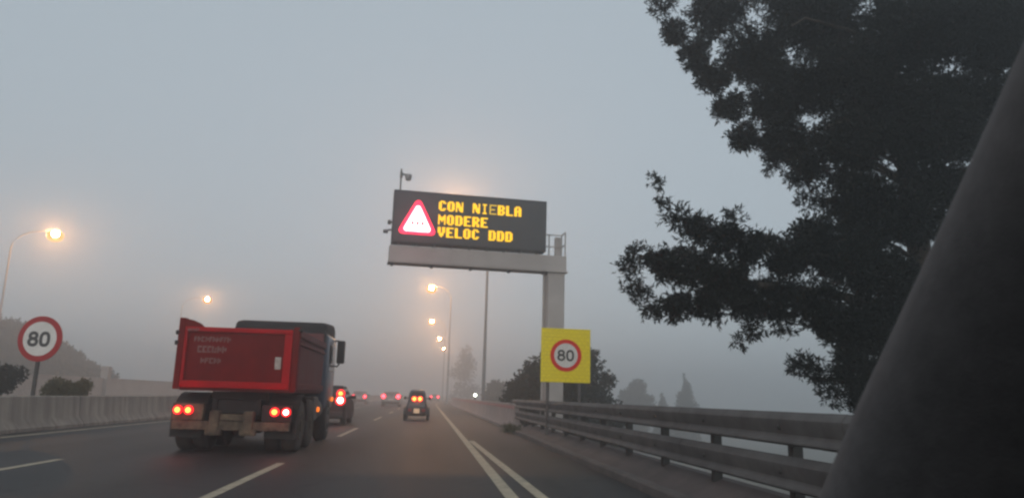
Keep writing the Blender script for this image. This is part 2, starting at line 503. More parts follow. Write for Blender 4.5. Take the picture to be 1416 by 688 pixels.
o = barrier(-10.5, 1.0, 0.90, -20, 33.5, 1).build('concrete_barrier', M['concrete'], smooth=35)
tag(o, 'long beige concrete median barrier left of the truck', 'barrier')
o = barrier(-10.85, 1.0, 0.90, 33.9, 330, 1).build('concrete_barrier', M['concrete'], smooth=35)
tag(o, 'pale concrete median barrier continuing beyond the white railing behind the truck', 'barrier')
rb = empty('concrete_barrier', (0, 0, 0))
tag(rb, 'pinkish concrete barrier along the right shoulder beyond the steel guard rail', 'barrier')
barrier(3.42, 1.0, 0.98, 28.9, 330, -1).build('barrier_wall', M['concrete_pink'], rb, smooth=35)
mb = MB()
mb.loft([[(3.315 + cx(y), y, 0.78), (3.318 + cx(y), y, 0.90), (3.355 + cx(y), y, 0.90), (3.355 + cx(y), y, 0.78)] for y in [29 + 4 * i for i in range(60)]])
mb.build('painted_band', M['red_band'], rb)

# white railing at the break of the median barrier
wr = empty('white_railing', (-10.6, 33.0, 0))
tag(wr, 'short white railing at the break in the median barrier', 'railing')
for y in (0.0, 1.3, 2.6):
    MB().box((0.52, y, -0.02), (0.60, y + 0.08, 1.12), 0.01).build('post', M['white_metal'], wr)
for z in (0.35, 0.6, 0.85, 1.06):
    MB().box((0.535, 0.0, z - 0.035), (0.585, 2.68, z + 0.035), 0.008).build('rail', M['white_metal'], wr)

# steel guard rail
gr = empty('guard_rail', (3.5, 0, 0))
tag(gr, 'two tier steel guard rail on posts along the right shoulder', 'guard rail')
wprof = [(0.0, -0.155), (-0.055, -0.152), (-0.078, -0.130), (-0.074, -0.115), (-0.034, -0.078), (-0.026, -0.055), (-0.064, 0.065), (-0.064, 0.085), (-0.045, 0.115), (0.0, 0.155)]
back = [(a + 0.012, z) for a, z in wprof[::-1]]
for zc in (0.985, 0.575):
    mb = MB()
    yr = [-8 + 2 * i for i in range(20)]
    mb.loft([[(a - 0.075, y, zc + z) for a, z in wprof + back] for y in yr])
    # overlapped splices every 4 m
    for y in range(-6, 30, 4):
        mb.loft([[(a * 1.0 - 0.080, yy, zc + z * 1.01) for a, z in wprof + [(b + 0.004, zz) for b, zz in wprof[::-1]]] for yy in (y - 0.16, y + 0.16)])
    mb.build('rail', M['galv'], gr, smooth=24)
for i in range(20):
    y = -7.0 + 2.0 * i - 0.02
    mb = MB()
    mb.box((-0.02, y - 0.055, 0.05), (0.085, y + 0.055, 1.10), 0.008)
    mb.box((-0.082, y - 0.07, 0.89), (-0.022, y + 0.07, 1.07), 0.01)
    mb.box((-0.082, y - 0.07, 0.48), (-0.022, y + 0.07, 0.66), 0.01)
    for zc_ in (0.985, 0.575):
        mb.lathe([(-0.020, 0.008), (-0.016, 0.022), (0.0, 0.026), (0.03, 0.026)], (-0.125, y, zc_ + 0.01), 'x', 10)
    mb.build('post', M['galv_dark'], gr)
mb = MB()
mb.box((-0.18, 30.02, 0.12), (-0.02, 30.10, 1.15), 0.02)
mb.build('end_plate', M['galv_dark'], gr)


# ------------------------------------------------------------------ gantry with message sign
GY = 30.0
GR = R(5.2)
c_top = at(651.5, 272.5, GY); c_bot = at(649.5, 343.0, GY)
GX = c_top.x
VW, VZ0, VZ1 = 6.42, c_bot.z, c_top.z
VH = VZ1 - VZ0
col_x = at(770, 450, GY).x - GX
gan = empty('sign_gantry', (GX, GY, 0), GR)
tag(gan, 'pale steel cantilever gantry holding the electronic message sign over the road', 'gantry')
bz1 = VZ0 - 0.10; bz0 = bz1 - 0.66
xl = at(538, 357, GY).x - GX - 0.02
xr = col_x + 0.42
gy0, gy1 = -0.15, 0.55
mb = MB(); mb.box((col_x - 0.36, gy0 + 0.03, -1.5), (col_x + 0.36, gy1 - 0.03, bz0 - 0.03), 0.03)
mb.box((col_x - 0.5, gy0 - 0.12, bz0 - 0.06), (col_x + 0.46, gy1 + 0.1, bz0 - 0.002), 0.01)
mb.build('column', M['gantry'], gan)
mb = MB(); mb.box((xl, gy0, bz0), (xr, gy1, bz1), 0.03)
mb.box((xl - 0.03, gy0 - 0.035, bz0 - 0.045), (col_x - 0.52, gy1 + 0.035, bz0 - 0.003), 0.008)
mb.build('beam', M['gantry'], gan)
for k in range(5):
    x = xl + 0.15 + k * 1.62
    MB().box((x - 0.06, 0.05, bz0 - 0.13), (x + 0.06, 0.35, bz0 - 0.048), 0.015).build('lug', M['gantry_dark'], gan)
mb = MB(); mb.tube([(col_x - 0.47, 0.2, -1), (col_x - 0.47, 0.2, bz0 - 0.06)], 0.045)
for z in (1.0, 2.3, 3.6, 4.9):
    mb.box((col_x - 0.5, 0.17, z), (col_x - 0.34, 0.23, z + 0.06))
mb.build('conduit', M['gantry'], gan)
# walkway rails at the end behind the sign
for px_, yy in ((xr - 0.06, gy0 + 0.05), (xr - 0.06, gy1 - 0.06), (xr - 0.62, gy1 - 0.06)):
    MB().box((px_ - 0.025, yy - 0.025, bz1), (px_ + 0.025, yy + 0.025, bz1 + 1.05)).build('railing_post', M['gantry'], gan)
mb = MB()
for z in (0.5, 1.02):
    mb.box((-0.4, gy1 - 0.08, bz1 + z - 0.02), (xr - 0.03, gy1 - 0.04, bz1 + z + 0.02))
    mb.box((xr - 0.08, gy0 + 0.03, bz1 + z - 0.019), (xr - 0.04, gy1 - 0.04, bz1 + z + 0.019))
mb.build('railing', M['gantry'], gan)
MB().box((xr - 0.34, gy1 - 0.03, bz1 + 0.08), (xr - 0.08, gy1 + 0.14, bz1 + 0.95), 0.03).build('junction_box', M['gantry'], gan)

vms = empty('message_sign', (GX, GY, VZ0), GR)
tag(vms, 'dark electronic message sign with fog warning in yellow letters and bright triangle', 'electronic sign')
MB().box((-VW / 2, -0.30, 0.0), (VW / 2, 0.35, VH), 0.03).build('cabinet', M['panel'], vms)
mb = MB(); mb.box((-VW / 2 + 0.07, -0.315, 0.07), (VW / 2 - 0.07, -0.296, VH - 0.07)); mb.build('display_face', M['panel_face'], vms)
for k in range(9):
    x = -VW / 2 + 0.3 + k * (VW - 0.6) / 8
    MB().box((x - 0.04, -0.1, -0.10), (x + 0.04, 0.2, 0.004)).build('mounting_foot', M['gantry_dark'], vms)
mb = MB()
mb.box((-VW / 2 - 0.16, -0.1, 0.5), (-VW / 2 + 0.01, 0.0, 0.56)); mb.box((-VW / 2 - 0.34, -0.16, 0.40), (-VW / 2 - 0.14, 0.06, 0.52), 0.02)
mb.build('light_sensor', M['gantry_dark'], vms)
mb = MB(); mb.lathe([(0, 0.03), (0.03, 0.10), (0.12, 0.10), (0.16, 0.04)], (-VW / 2 - 0.19, -0.05, 0.85), 'x', 14)
mb.box((-VW / 2 - 0.1, -0.07, 0.82), (-VW / 2 + 0.01, -0.03, 0.88))
mb.build('light_sensor', M['gantry_dark'], vms)
FONT = {
    'C': '01110 11011 11000 11000 11000 11011 01110', 'O': '01110 11011 11011 11011 11011 11011 01110',
    'N': '11001 11101 11101 11111 10111 10111 10011', 'I': '11111 00100 00100 00100 00100 00100 11111',
    'E': '11111 11000 11000 11110 11000 11000 11111', 'B': '11110 11011 11011 11110 11011 11011 11110',
    'L': '11000 11000 11000 11000 11000 11000 11111', 'A': '01110 11011 11011 11111 11011 11011 11011',
    'M': '10001 11011 11111 11111 10101 10001 10001', 'D': '11110 11011 11011 11011 11011 11011 11110',
    'R': '11110 11011 11011 11110 11110 11011 11011', 'V': '11011 11011 11011 11011 01110 01110 00100'}
THIN = {'E': '11111 10000 10000 11110 10000 10000 11111', 'I': '01110 00100 00100 00100 00100 00100 01110'}
cell = 0.0605
for row, (text, t0) in enumerate((('CON NIEBLA', 0.170), ('MODERE', 0.435), ('VELOC DDD', 0.675))):
    mb, dim = MB(), MB()
    for i, ch in enumerate(text):
        if ch == ' ': continue
        weak = row == 0 and i == 6
        rows = (THIN if weak or (row == 0 and i == 5) else FONT)[ch].split()
        tgt = dim if weak else mb
        x0 = -VW / 2 + 0.292 * VW + i * 0.352
        for rr, bits in enumerate(rows):
            for cc, b in enumerate(bits):
                if b == '1':
                    x, z = x0 + cc * cell, VH * (1 - t0) - rr * cell
                    e = 0.024 if weak else 0.0295
                    tgt.box((x - e, -0.326, z - e), (x + e, -0.312, z + e))
    o = mb.build('lettering', G['led'], vms)
    if row == 0:
        dim.build('lettering', G['led_dim'], vms)['label'] = 'weakly lit letter E'


def rtri(w, h, r, n=8):
    """rounded triangle outline around its base centre"""
    P = [Vector((-w / 2, 0)), Vector((w / 2, 0)), Vector((0, h))]
    out = []
    cen = sum(P, Vector((0, 0))) / 3
    a = math.hypot(w / 2, h)
    inc = Vector((0, w * h / (w + 2 * a)))
    rad = inc.y
    k = 1 - r / rad
    for i in range(3):
        C = inc + (P[i] - inc) * k
        d0 = (P[i] - P[i - 1]).normalized(); d1 = (P[(i + 1) % 3] - P[i]).normalized()
        a0 = math.atan2(-d0.x, d0.y); a1 = math.atan2(-d1.x, d1.y)
        while a1 < a0: a1 += 2 * PI
        for s in range(n + 1):
            q = a0 + (a1 - a0) * s / n
            out.append((C.x + r * math.cos(q + 0), C.y + r * math.sin(q + 0)))
    return out


def rtri_safe(w, h, r):
    # rounded corners by sampling circles at inset corners and taking the convex hull
    a = math.hypot(w / 2, h); rad = w * h / (w + 2 * a); k = 1 - r / rad
    inc = Vector((0, rad)); pts = []
    for P in (Vector((-w / 2, 0)), Vector((w / 2, 0)), Vector((0, h))):
        C = inc + (P - inc) * k
        for s in range(24):
            pts.append((C.x + r * math.cos(2 * PI * s / 24), C.y + r * math.sin(2 * PI * s / 24)))
    pts = sorted(set((round(x, 5), round(y, 5)) for x, y in pts))

    def half(ps):
        h_ = []
        for p in ps:
            while len(h_) > 1 and (h_[-1][0] - h_[-2][0]) * (p[1] - h_[-2][1]) - (h_[-1][1] - h_[-2][1]) * (p[0] - h_[-2][0]) <= 0: h_.pop()
            h_.append(p)
        return h_[:-1]
    return half(pts) + half(pts[::-1])


tx, tz = -VW / 2 + 0.157 * VW, VH * 0.165
mb = MB(); mb.prism([(x + tx, z + tz) for x, z in rtri_safe(1.66, 1.60, 0.15)], 'y', -0.328, -0.312)
tri = mb.build('warning_triangle', G['led_red'], vms)
mb = MB(); mb.prism([(x + tx, z + tz + 0.115) for x, z in rtri_safe(1.22, 1.22, 0.11)], 'y', -0.338, -0.330)
mb.build('triangle_field', G['led_white'], tri)
mb = MB()
red_pt = bpy.data.lights.new('red_glow', 'POINT'); red_pt.color = (1.0, 0.07, 0.14); red_pt.energy = 26; red_pt.shadow_soft_size = 0.3
ro = bpy.data.objects.new('triangle_light', red_pt); COL.objects.link(ro); ro.parent = tri; ro.location = (tx, -0.75, tz + 0.55)
for dx in (-0.2, 0.0, 0.2):
    mb.box((tx + dx - 0.05, -0.345, tz + 0.40), (tx + dx + 0.06, -0.340, tz + 0.52)); mb.box((tx + dx - 0.035, -0.345, tz + 0.30), (tx + dx + 0.035, -0.340, tz + 0.35))
mb.build('pictogram', G['led_ghost'], tri)

# camera mast on the sign
cc = at(553, 268, GY)
cc_l = Matrix.Rotation(-GR, 3, 'Z') @ (cc - Vector((GX, GY, 0)))
cm = empty('traffic_camera', (GX, GY, VZ1), GR)
tag(cm, 'small traffic camera on a thin mast above the message sign', 'camera')
x0 = cc_l.x
MB().tube([(x0, 0.1, -0.02), (x0, 0.1, 1.0)], 0.035).build('mast', M['gantry_dark'], cm)
mb = MB(); mb.box((x0 - 0.02, 0.06, 0.74), (x0 + 0.3, 0.12, 0.80)); mb.box((x0 - 0.05, 0.04, 0.62), (x0 + 0.07, 0.16, 0.86), 0.02)
mb.build('bracket', M['gantry_dark'], cm)
mb = MB(); mb.lathe([(-0.16, 0.05), (-0.14, 0.11), (-0.02, 0.14), (0.0, 0.15), (0.08, 0.15), (0.12, 0.08)], (x0 + 0.30, 0.09, 0.68), 'z', 16)
mb.build('camera_dome', M['sign_back'], cm, smooth=40)


# ------------------------------------------------------------------ traffic signs
def digits80(s, w, cx0, cz, y0, y1):
    """the figures 8 and 0, height s"""
    out = MB()
    for dx in (-0.43 * s,):
        r1, r2 = 0.205 * s, 0.235 * s
        out.ribbon([(cx0 + dx + r1 * 1.25 * math.cos(2 * PI * k / 24), cz + 0.235 * s + r1 * math.sin(2 * PI * k / 24)) for k in range(24)], w, y0, y1, True)
        out.ribbon([(cx0 + dx + r2 * 1.25 * math.cos(2 * PI * k / 24), cz - 0.205 * s + r2 * math.sin(2 * PI * k / 24)) for k in range(24)], w, y0 - 0.0006, y1 + 0.0006, True)
    pts = []
    rx, rz = 0.29 * s, 0.44 * s
    for k in range(36):
        a = 2 * PI * k / 36
        ca, sa = math.cos(a), math.sin(a)
        pts.append((cx0 + 0.43 * s + rx * math.copysign(abs(ca) ** 0.8, ca), cz + rz * math.copysign(abs(sa) ** 0.8, sa)))
    out.ribbon(pts, w, y0, y1, True)
    return out


def disc(r, zc, y0, y1, n=48):
    return MB().prism([(r * math.cos(2 * PI * k / n), zc + r * math.sin(2 * PI * k / n)) for k in range(n)], 'y', y0, y1)


sp = at(56, 468, 22.4)
sg = empty('speed_sign', (sp.x, 22.4, 0), R(-8))
tag(sg, 'round red bordered 80 speed limit sign behind the median barrier', 'road sign')
zc = sp.z
disc(0.64, zc, -0.03, 0.0).build('sign_border', M['red'], sg)
disc(0.485, zc, -0.036, -0.031).build('sign_face', M['white'], sg)
digits80(0.39, 0.088, -0.02, zc - 0.01, -0.041, -0.0365).build('numerals', M['black'], sg)
MB().box((-0.05, 0.004, -0.05), (0.05, 0.07, zc + 0.3), 0.01).build('post', M['galv_dark'], sg)

sp = at(782.5, 491, 21.0)
ys_ = empty('speed_sign', (sp.x, 21.0, 0), R(3))
tag(ys_, 'square yellow board with 80 speed limit roundel behind the guard rail', 'road sign')
zc = sp.z
MB().box((-0.725, 0.0, zc - 0.765), (0.725, 0.035, zc + 0.765), 0.012).build('board', M['yellow'], ys_)
disc(0.455, zc, -0.012, -0.003).build('sign_border', M['red_lit'], ys_)
disc(0.345, zc, -0.018, -0.0125).build('sign_face', M['white'], ys_)
digits80(0.30, 0.056, -0.01, zc, -0.023, -0.0185).build('numerals', M['black'], ys_)
for x in (-0.5, 0.42):
    zb = gz(sp.x + x, 21)
    MB().box((x - 0.04, 0.038, zb - 0.3), (x + 0.04, 0.12, zc + 0.6), 0.01).build('post', M['galv'], ys_)


# ------------------------------------------------------------------ street lamps
LAMP_H = 18.0


def make_lamp(arm, pm='pole'):
    root = empty('street_lamp')
    s = 1 if arm > 0 else -1
    a = abs(arm)
    pts = [(0, 0, -0.5), (0, 0, 3), (0, 0, 8), (0, 0, LAMP_H - 2.2)]
    pts += [(s * a * (1 - math.cos(t)) * 0.62, 0, LAMP_H - 2.2 + 2.0 * math.sin(t)) for t in (0.3, 0.6, 0.9, 1.2, 1.45)]
    pts += [(s * (a - 0.35), 0, LAMP_H - 0.02)]
    rad = [0.16, 0.145, 0.115, 0.085] + [0.06] * 5 + [0.045]
    MB().tube(pts, rad, 12).build('pole', M[pm], root, smooth=40)
    mb = MB()
    mb.box((-0.5, -0.24, -0.02), (0.5, 0.24, 0.13), 0.06, seg=3)
    head = mb.build('lamp_head', M['pole'], root, smooth=40)
    head.location = (s * a, 0, LAMP_H)
    mb = MB()
    mb.lathe([(-0.66, 0.10), (-0.62, 0.22), (-0.52, 0.32), (-0.40, 0.36), (-0.26, 0.32), (-0.12, 0.18)], (0, 0, 0), 'z', 18)
    mb.build('lamp_lens', G['sodium'], head, smooth=60)
    mb = MB()
    mb.lathe([(-1.26, 0.16), (-1.18, 0.44), (-0.96, 0.72), (-0.62, 0.88), (-0.32, 0.80), (-0.10, 0.58), (-0.022, 0.34)], (0, 0, 0), 'z', 22)
    mb.build('lamp_halo_shell', G['halo'], head, smooth=60)  # oversized glowing shell added round the lens as its halo
    return root


right_labels = ['tall street lamp on the right whose pole rises behind the message sign',
                'street lamp with the highest orange light seen below the gantry beam',
                'second highest orange street lamp seen below the gantry beam',
                'third highest orange street lamp above the road in fog',
                'lowest and faintest orange street lamp above the road in fog']
zt = LAMP_H - 0.2
ldist = []
for (px, py) in ((620, 300), (597, 396), (597.5, 443), (608, 467), (614, 481)):
    d = ray(px, py); ldist.append((zt - EYE.z) / d.z * d.y)
ldist[0] = 63.0
lp0 = make_lamp(-3.1)
for i, y in enumerate(ldist):
    if i == 1: lp1 = make_lamp(-3.1, 'pole_pale')
    o = lp0 if i == 0 else lp1 if i == 1 else copy_tree(lp1)
    lx = [None, 597, 597.5, 608, 614][i]
    if i == 0:
        x = at(668, 550, y).x
    else:
        x = at(lx, (None, 396, 443, 467, 481)[i], y).x + 3.1
    o.location = (x, y, 0)
    tag(o, right_labels[i], 'street lamp', 'street lamps along the right side')
ll0 = None
for i, (px, py) in enumerate(((77, 321), (287, 412))):
    d = ray(px, py); y = (zt - EYE.z) / d.z * d.y
    p = at(px, py, y)
    o = make_lamp(4.4, 'pole_pale') if i == 0 else copy_tree(ll0)
    ll0 = ll0 or o
    o.location = (p.x - 4.4, y, 0)
    tag(o, ['street lamp with the biggest orange glow above the round 80 sign', 'street lamp glowing orange above the tail of the red truck'][i], 'street lamp', 'street lamps beyond the opposite carriageway')

# small cold lamp behind the right barrier
p = at(657, 546, 62)
fl = empty('marker_lamp', (p.x, 62, 0))
tag(fl, 'small cold white lamp shining just above the pinkish barrier', 'lamp')
zb = gz(p.x, 62)
MB().tube([(0, 0, zb - 0.2), (0, 0, p.z - 0.1)], 0.05).build('post', M['galv_dark'], fl)
MB().box((-0.17, -0.06, p.z - 0.16), (0.17, 0.14, p.z + 0.2), 0.03).build('housing', M['galv_dark'], fl)
MB().lathe([(-0.02, 0.13), (-0.06, 0.11), (-0.09, 0.05)], (0, -0.055, p.z + 0.02), 'y', 18).build('lens', G['cold'], fl)


# ------------------------------------------------------------------ vehicles
def wheel(parent, x, y, r, w, side, tyre, rim, dual=False):
    """side=+1: outer face towards +x"""
    s = side
    mb = MB()
    prof = [(-w / 2, r * 0.6), (-w / 2, r * 0.9), (-w * 0.42, r * 0.975), (-w * 0.3, r), (w * 0.3, r), (w * 0.42, r * 0.975), (w / 2, r * 0.9), (w / 2, r * 0.6)]
    mb.lathe(prof, (0, 0, 0), 'x', 30)
    o = mb.build('wheel', tyre, parent, smooth=40)
    o.location = (x, y, r)
    mb = MB()
    d = 0.10 if dual else 0.0
    mb.lathe([(s * (w / 2 - 0.02 - d), r * 0.59), (s * (w / 2 + 0.012), r * 0.59), (s * (w / 2 + 0.014), r * 0.53), (s * (w / 2 - 0.05 - d), r * 0.48), (s * (w / 2 - 0.04 - d), r * 0.25), (s * (w / 2 + 0.02), r * 0.22), (s * (w / 2 + 0.03), r * 0.1)], (0, 0, 0), 'x', 24)
    mb.build('rim', rim, o, smooth=40)
    return o


TAIL_PT = bpy.data.lights.new('brake_glow', 'POINT'); TAIL_PT.color = (1.0, 0.05, 0.04); TAIL_PT.energy = 3; TAIL_PT.shadow_soft_size = 0.1


def brake_glow(parent, x, y, z):
    o = bpy.data.objects.new('brake_light', TAIL_PT); COL.objects.link(o); o.parent = parent; o.location = (x, y, z)


def tail_lamp(parent, x, y, z, r, lens, bulb, name='tail_lamp', ratio=0.62, sx=1.0):
    mb = MB(); mb.lathe([(0.04, r), (-0.015, r), (-0.03, r * 0.85)], (0, 0, 0), 'y', 20)
    o = mb.build(name, lens, parent, smooth=40); o.location = (x, y, z)
    mb = MB(); mb.lathe([(-0.031, r * ratio), (-0.05, r * ratio * 0.85), (-0.06, r * ratio * 0.4)], (0, 0, 0), 'y', 18)
    mb.build('bulb', bulb, o, smooth=60)
    return o


# --- the red tipper truck
TX, TY = -3.76, 15.2
tr = empty('dump_truck', (TX, TY, 0))
tag(tr, 'muddy red tipper truck driving in the middle lane with brake lights on', 'truck')
HW = 1.11
bz, tz_ = 1.25, 2.40
BL = 4.0
# tipping body: floor, raked side walls and headboard as one shell
mb = MB()
mb.box((-HW + 0.02, 0.12, bz - 0.08), (HW - 0.02, BL, bz + 0.06), 0.02)
for s in (-1, 1):
    sec = lambda y: [(s * (HW - 0.10), y, bz + 0.03), (s * (HW - 0.02), y, bz + 0.10), (s * HW, y, tz_ - 0.02), (s * (HW - 0.09), y, tz_ - 0.02), (s * (HW - 0.16), y, bz + 0.03)]
    mb.loft([sec(0.1), sec(BL)])
mb.box((-HW + 0.03, BL - 0.1, bz), (HW - 0.03, BL, tz_ + 0.25), 0.02)
mb.build('tipper_body', M['truck_side'], tr)
for s in (-1, 1):      # top rail, ribs and lower skirt of each side
    mb = MB()
    mb.box((min(s * (HW - 0.12), s * (HW + 0.045)), 0.14, tz_ - 0.13), (max(s * (HW - 0.12), s * (HW + 0.045)), BL, tz_ + 0.02), 0.02)
    mb.box((min(s * (HW - 0.05), s * (HW + 0.035)), 0.14, tz_ - 0.27), (max(s * (HW - 0.05), s * (HW + 0.035)), BL, tz_ - 0.21), 0.012)
    mb.box((min(s * (HW - 0.1), s * (HW + 0.03)), 0.14, bz - 0.03), (max(s * (HW - 0.1), s * (HW + 0.03)), BL, bz + 0.12), 0.02)
    mb.build('side_rail', M['truck_side'], tr)
for s in (-1, 1):      # rear corner posts
    mb = MB()
    zt_ = tz_ + (0.17 if s < 0 else 0.06)
    a, b = s * (HW - 0.07), s * (HW + 0.055)
    mb.box((min(a, b), -0.06, bz - 0.06), (max(a, b), 0.16, zt_), 0.018)
    mb.build('corner_post', M['truck_red'], tr)
# curved raised ear on the left of the tailgate
mb = MB()
mb.prism([(-HW + 0.06, tz_ - 0.1), (-HW + 0.06, tz_ + 0.15), (-HW + 0.2, tz_ + 0.13), (-HW + 0.34, tz_ + 0.07), (-HW + 0.42, tz_), (-HW + 0.44, tz_ - 0.1)], 'y', -0.05, 0.05, 0.01)
mb.build('corner_gusset', M['truck_red'], tr)
# tailgate: recessed panel with a brighter raised rim
MB().box((-HW + 0.08, -0.02, bz + 0.0), (HW - 0.08, 0.06, tz_ - 0.02), 0.015).build('tailgate', M['truck_red'], tr)
tg = tr.children[-1] if False else [c for c in tr.children if c.name.startswith('tailgate')][0]
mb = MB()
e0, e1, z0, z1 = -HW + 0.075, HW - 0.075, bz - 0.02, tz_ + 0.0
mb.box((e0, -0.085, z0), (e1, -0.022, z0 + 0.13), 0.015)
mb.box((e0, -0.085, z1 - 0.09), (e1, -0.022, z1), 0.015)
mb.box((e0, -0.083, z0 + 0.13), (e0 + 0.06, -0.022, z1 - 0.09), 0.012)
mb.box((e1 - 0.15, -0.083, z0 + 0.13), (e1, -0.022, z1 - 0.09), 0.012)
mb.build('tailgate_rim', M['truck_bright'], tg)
# worn lettering: broken glyph strokes, unreadable in the photograph as well
rg = random.Random(3)
mb = MB()
for (xa, xb, zz, h) in ((-0.86, -0.16, tz_ - 0.235, 0.10), (-0.78, -0.28, tz_ - 0.43, 0.13), (-0.70, -0.36, tz_ - 0.65, 0.11), (-0.98, -0.76, tz_ - 0.06, 0.05)):
    x = xa
    while x < xb:
        w = h * rg.uniform(0.5, 0.68)
        yy = -0.026 if zz < tz_ - 0.1 else -0.0885
        k = rg.randrange(4)
        t = h * 0.24
        def bar(x0, x1, za, zb_):
            mb.box((x + x0, yy, zz - h / 2 + za), (x + x1, yy + 0.008, zz - h / 2 + zb_))
        bar(0, t, 0, h)
        if k in (0, 1): bar(t, w, h - t, h)
        if k in (0, 2): bar(t, w, 0, t)
        if k in (1, 3): bar(t, w * 0.85, h * 0.4, h * 0.4 + t)
        if k in (2, 3): bar(w - t * 0.9, w, t, h * 0.8)
        x += w + h * 0.13
mb.build('lettering', M['faded_white'], tg)
MB().box((0.72, -0.032, 1.62), (0.84, -0.0215, 1.86), 0.004).build('sticker', M['sticker'], tg)
for x in (-HW - 0.06, HW + 0.06):   # hinges of the tailgate
    for z in (tz_ - 0.12, tz_ - 0.32) if x < 0 else (tz_ + 0.0,):
        MB().lathe([(-0.04, 0.045), (0.04, 0.045)], (x, -0.02, z), 'x', 12).build('hinge', M['chassis'], tr)
# canopy over the front of the load and the cab
mb = MB()
can = []
for y, zt_ in ((3.92, 2.80), (3.98, 2.92), (4.3, 2.96), (5.2, 3.01), (5.62, 3.03), (5.75, 2.95)):
    zb_ = 2.36 if y < 4.1 else 2.60
    ring = []
    for (fx, fz) in ((-1.0, 0), (-1.0, 0.70), (-0.985, 0.86), (-0.95, 0.96), (-0.88, 1.0), (0.88, 1.0), (0.95, 0.96), (0.985, 0.86), (1.0, 0.70), (1.0, 0)):
        ring.append((fx * 1.12, y, zb_ + (zt_ - zb_) * fz))
    can.append(ring)
mb.loft(can)
mb.build('canopy', M['tarp'], tr, smooth=40)
# cab
mb = MB()
mb.box((-1.16, 4.12, 0.75), (1.16, 5.95, 2.70), 0.12, seg=3)
cab = mb.build('cab', M['cab'], tr, smooth=40)
MB().box((1.145, 4.6, 1.75), (1.172, 5.6, 2.42), 0.01).build('side_window', M['glass'], cab)
MB().box((-1.172, 4.6, 1.75), (-1.145, 5.6, 2.42), 0.01).build('side_window', M['glass'], cab)
MB().box((-1.0, 5.93, 1.7), (1.0, 5.965, 2.45), 0.01).build('windscreen', M['glass'], cab)
for s in (-1, 1):
    mb = MB()
    mb.tube([(s * 1.12, 5.55, 2.58), (s * 1.25, 5.6, 2.60), (s * 1.33, 5.58, 2.48)], 0.022, 8)
    mb.tube([(s * 1.12, 5.55, 1.92), (s * 1.25, 5.6, 1.90), (s * 1.31, 5.58, 1.98)], 0.022, 8)
    a, b = s * 1.23, s * 1.44
    mb.box((min(a, b), 5.48, 1.98), (max(a, b), 5.62, 2.60), 0.04)
    mb.build('mirror', M['plastic'], cab)
# chassis, axles, rams
mb = MB()
for s in (-1, 1):
    mb.box((s * 0.42 - 0.05, 0.25, 0.72), (s * 0.42 + 0.05, 5.6, 1.02), 0.01)
mb.box((-0.40, 0.3, 0.75), (0.40, 0.5, 1.0)); mb.box((-0.40, 2.3, 0.75), (0.40, 2.5, 1.0))
for y in (0.85, 2.15, 4.95):
    mb.tube([(-0.95, y, 0.52), (0.95, y, 0.52)], 0.11, 10)
    mb.lathe([(-0.2, 0.1), (-0.12, 0.24), (0.12, 0.24), (0.2, 0.1)], (0, y, 0.52), 'x', 14)
mb.box((-0.55, 0.5, 1.02), (0.55, 3.9, 1.165))
mb.build('chassis', M['chassis'], tr)
for s in (-1, 1):
    mb = MB()
    a, b = s * 0.60, s * 1.20
    ring = []
    for k in range(9):
        t = PI * (0.05 + 0.9 * k / 8)
        ring.append((0.85 - 0.62 * math.cos(t), 0.52 + 0.62 * math.sin(t)))
    ring2 = [(y + (0.85 - y) * 0.04, z - 0.02) for y, z in ring[::-1]]
    mb.prism(ring + ring2, 'x', a, b)
    mb.build('mudguard', M['chassis'], tr)
    MB().box((min(a, b), 0.20, 0.28), (max(a, b), 0.225, 0.86)).build('mud_flap', M['tyre'], tr)
# rear bumper, caked in mud, with light brackets and tow hooks
mb = MB()
mb.box((-1.12, -0.02, 0.43), (1.10, 0.10, 0.60), 0.02)
mb.build('bumper', M['mud'], tr)
for s in (-1, 1):
    a, b = s * 0.55, s * 1.13
    MB().box((min(a, b), 0.0, 0.605), (max(a, b), 0.12, 0.93), 0.02).build('lamp_bracket', M['chassis'] if s > 0 else M['mud'], tr)
    mb = MB()
    mb.box((s * 0.32 - 0.10, -0.06, 0.36), (s * 0.32 + 0.09, 0.16, 0.80), 0.03)
    mb.box((s * 0.32 - 0.16, -0.05, 0.33), (s * 0.32 + 0.15, 0.1, 0.46), 0.03)
    mb.build('tow_bracket', M['mud'], tr)
MB().box((-0.26, 0.02, 0.62), (0.26, 0.05, 0.74), 0.005).build('number_plate', M['mud'], tr)
# tail lamps
for x in (-1.02, -0.82, 0.80, 1.02):
    tail_lamp(tr, x, -0.03, 0.80, 0.088, G['tail'], G['tail_white'] if x > 1 else G['tail_hot'], ratio=0.60)
brake_glow(tr, -0.92, -0.35, 0.8); brake_glow(tr, 0.92, -0.35, 0.8)
# wheels
for y in (0.85, 2.15):
    for s in (-1, 1):
        wheel(tr, s * 1.02, y, 0.52, 0.30, s, M['tyre_dusty'], M['mud'], True)
        wheel(tr, s * 0.69, y, 0.52, 0.30, s, M['tyre'], M['chassis'])
for s in (-1, 1):
    wheel(tr, s * 1.02, 4.95, 0.52, 0.31, s, M['tyre'], M['rim'])
# boxes, tank and marker lamps along the right side
MB().box((0.62, 2.80, 0.55), (1.14, 3.35, 1.10), 0.04).build('tool_box', M['dustbox'], tr)
MB().lathe([(-0.44, 0.24), (-0.42, 0.28), (0.42, 0.28), (0.44, 0.24)], (0.86, 3.87, 0.80), 'y', 20).build('fuel_tank', M['dustbox'], tr, smooth=40)
MB().box((-1.14, 2.80, 0.55), (-0.62, 4.2, 1.10), 0.04).build('tool_box', M['chassis'], tr)
for (x, y, z) in ((1.155, 3.25, 0.80), (1.175, 5.6, 1.03)):
    MB().box((x - 0.03, y - 0.07, z - 0.055), (x + 0.035, y + 0.07, z + 0.055), 0.02).build('marker_lamp', G['amber'], tr)


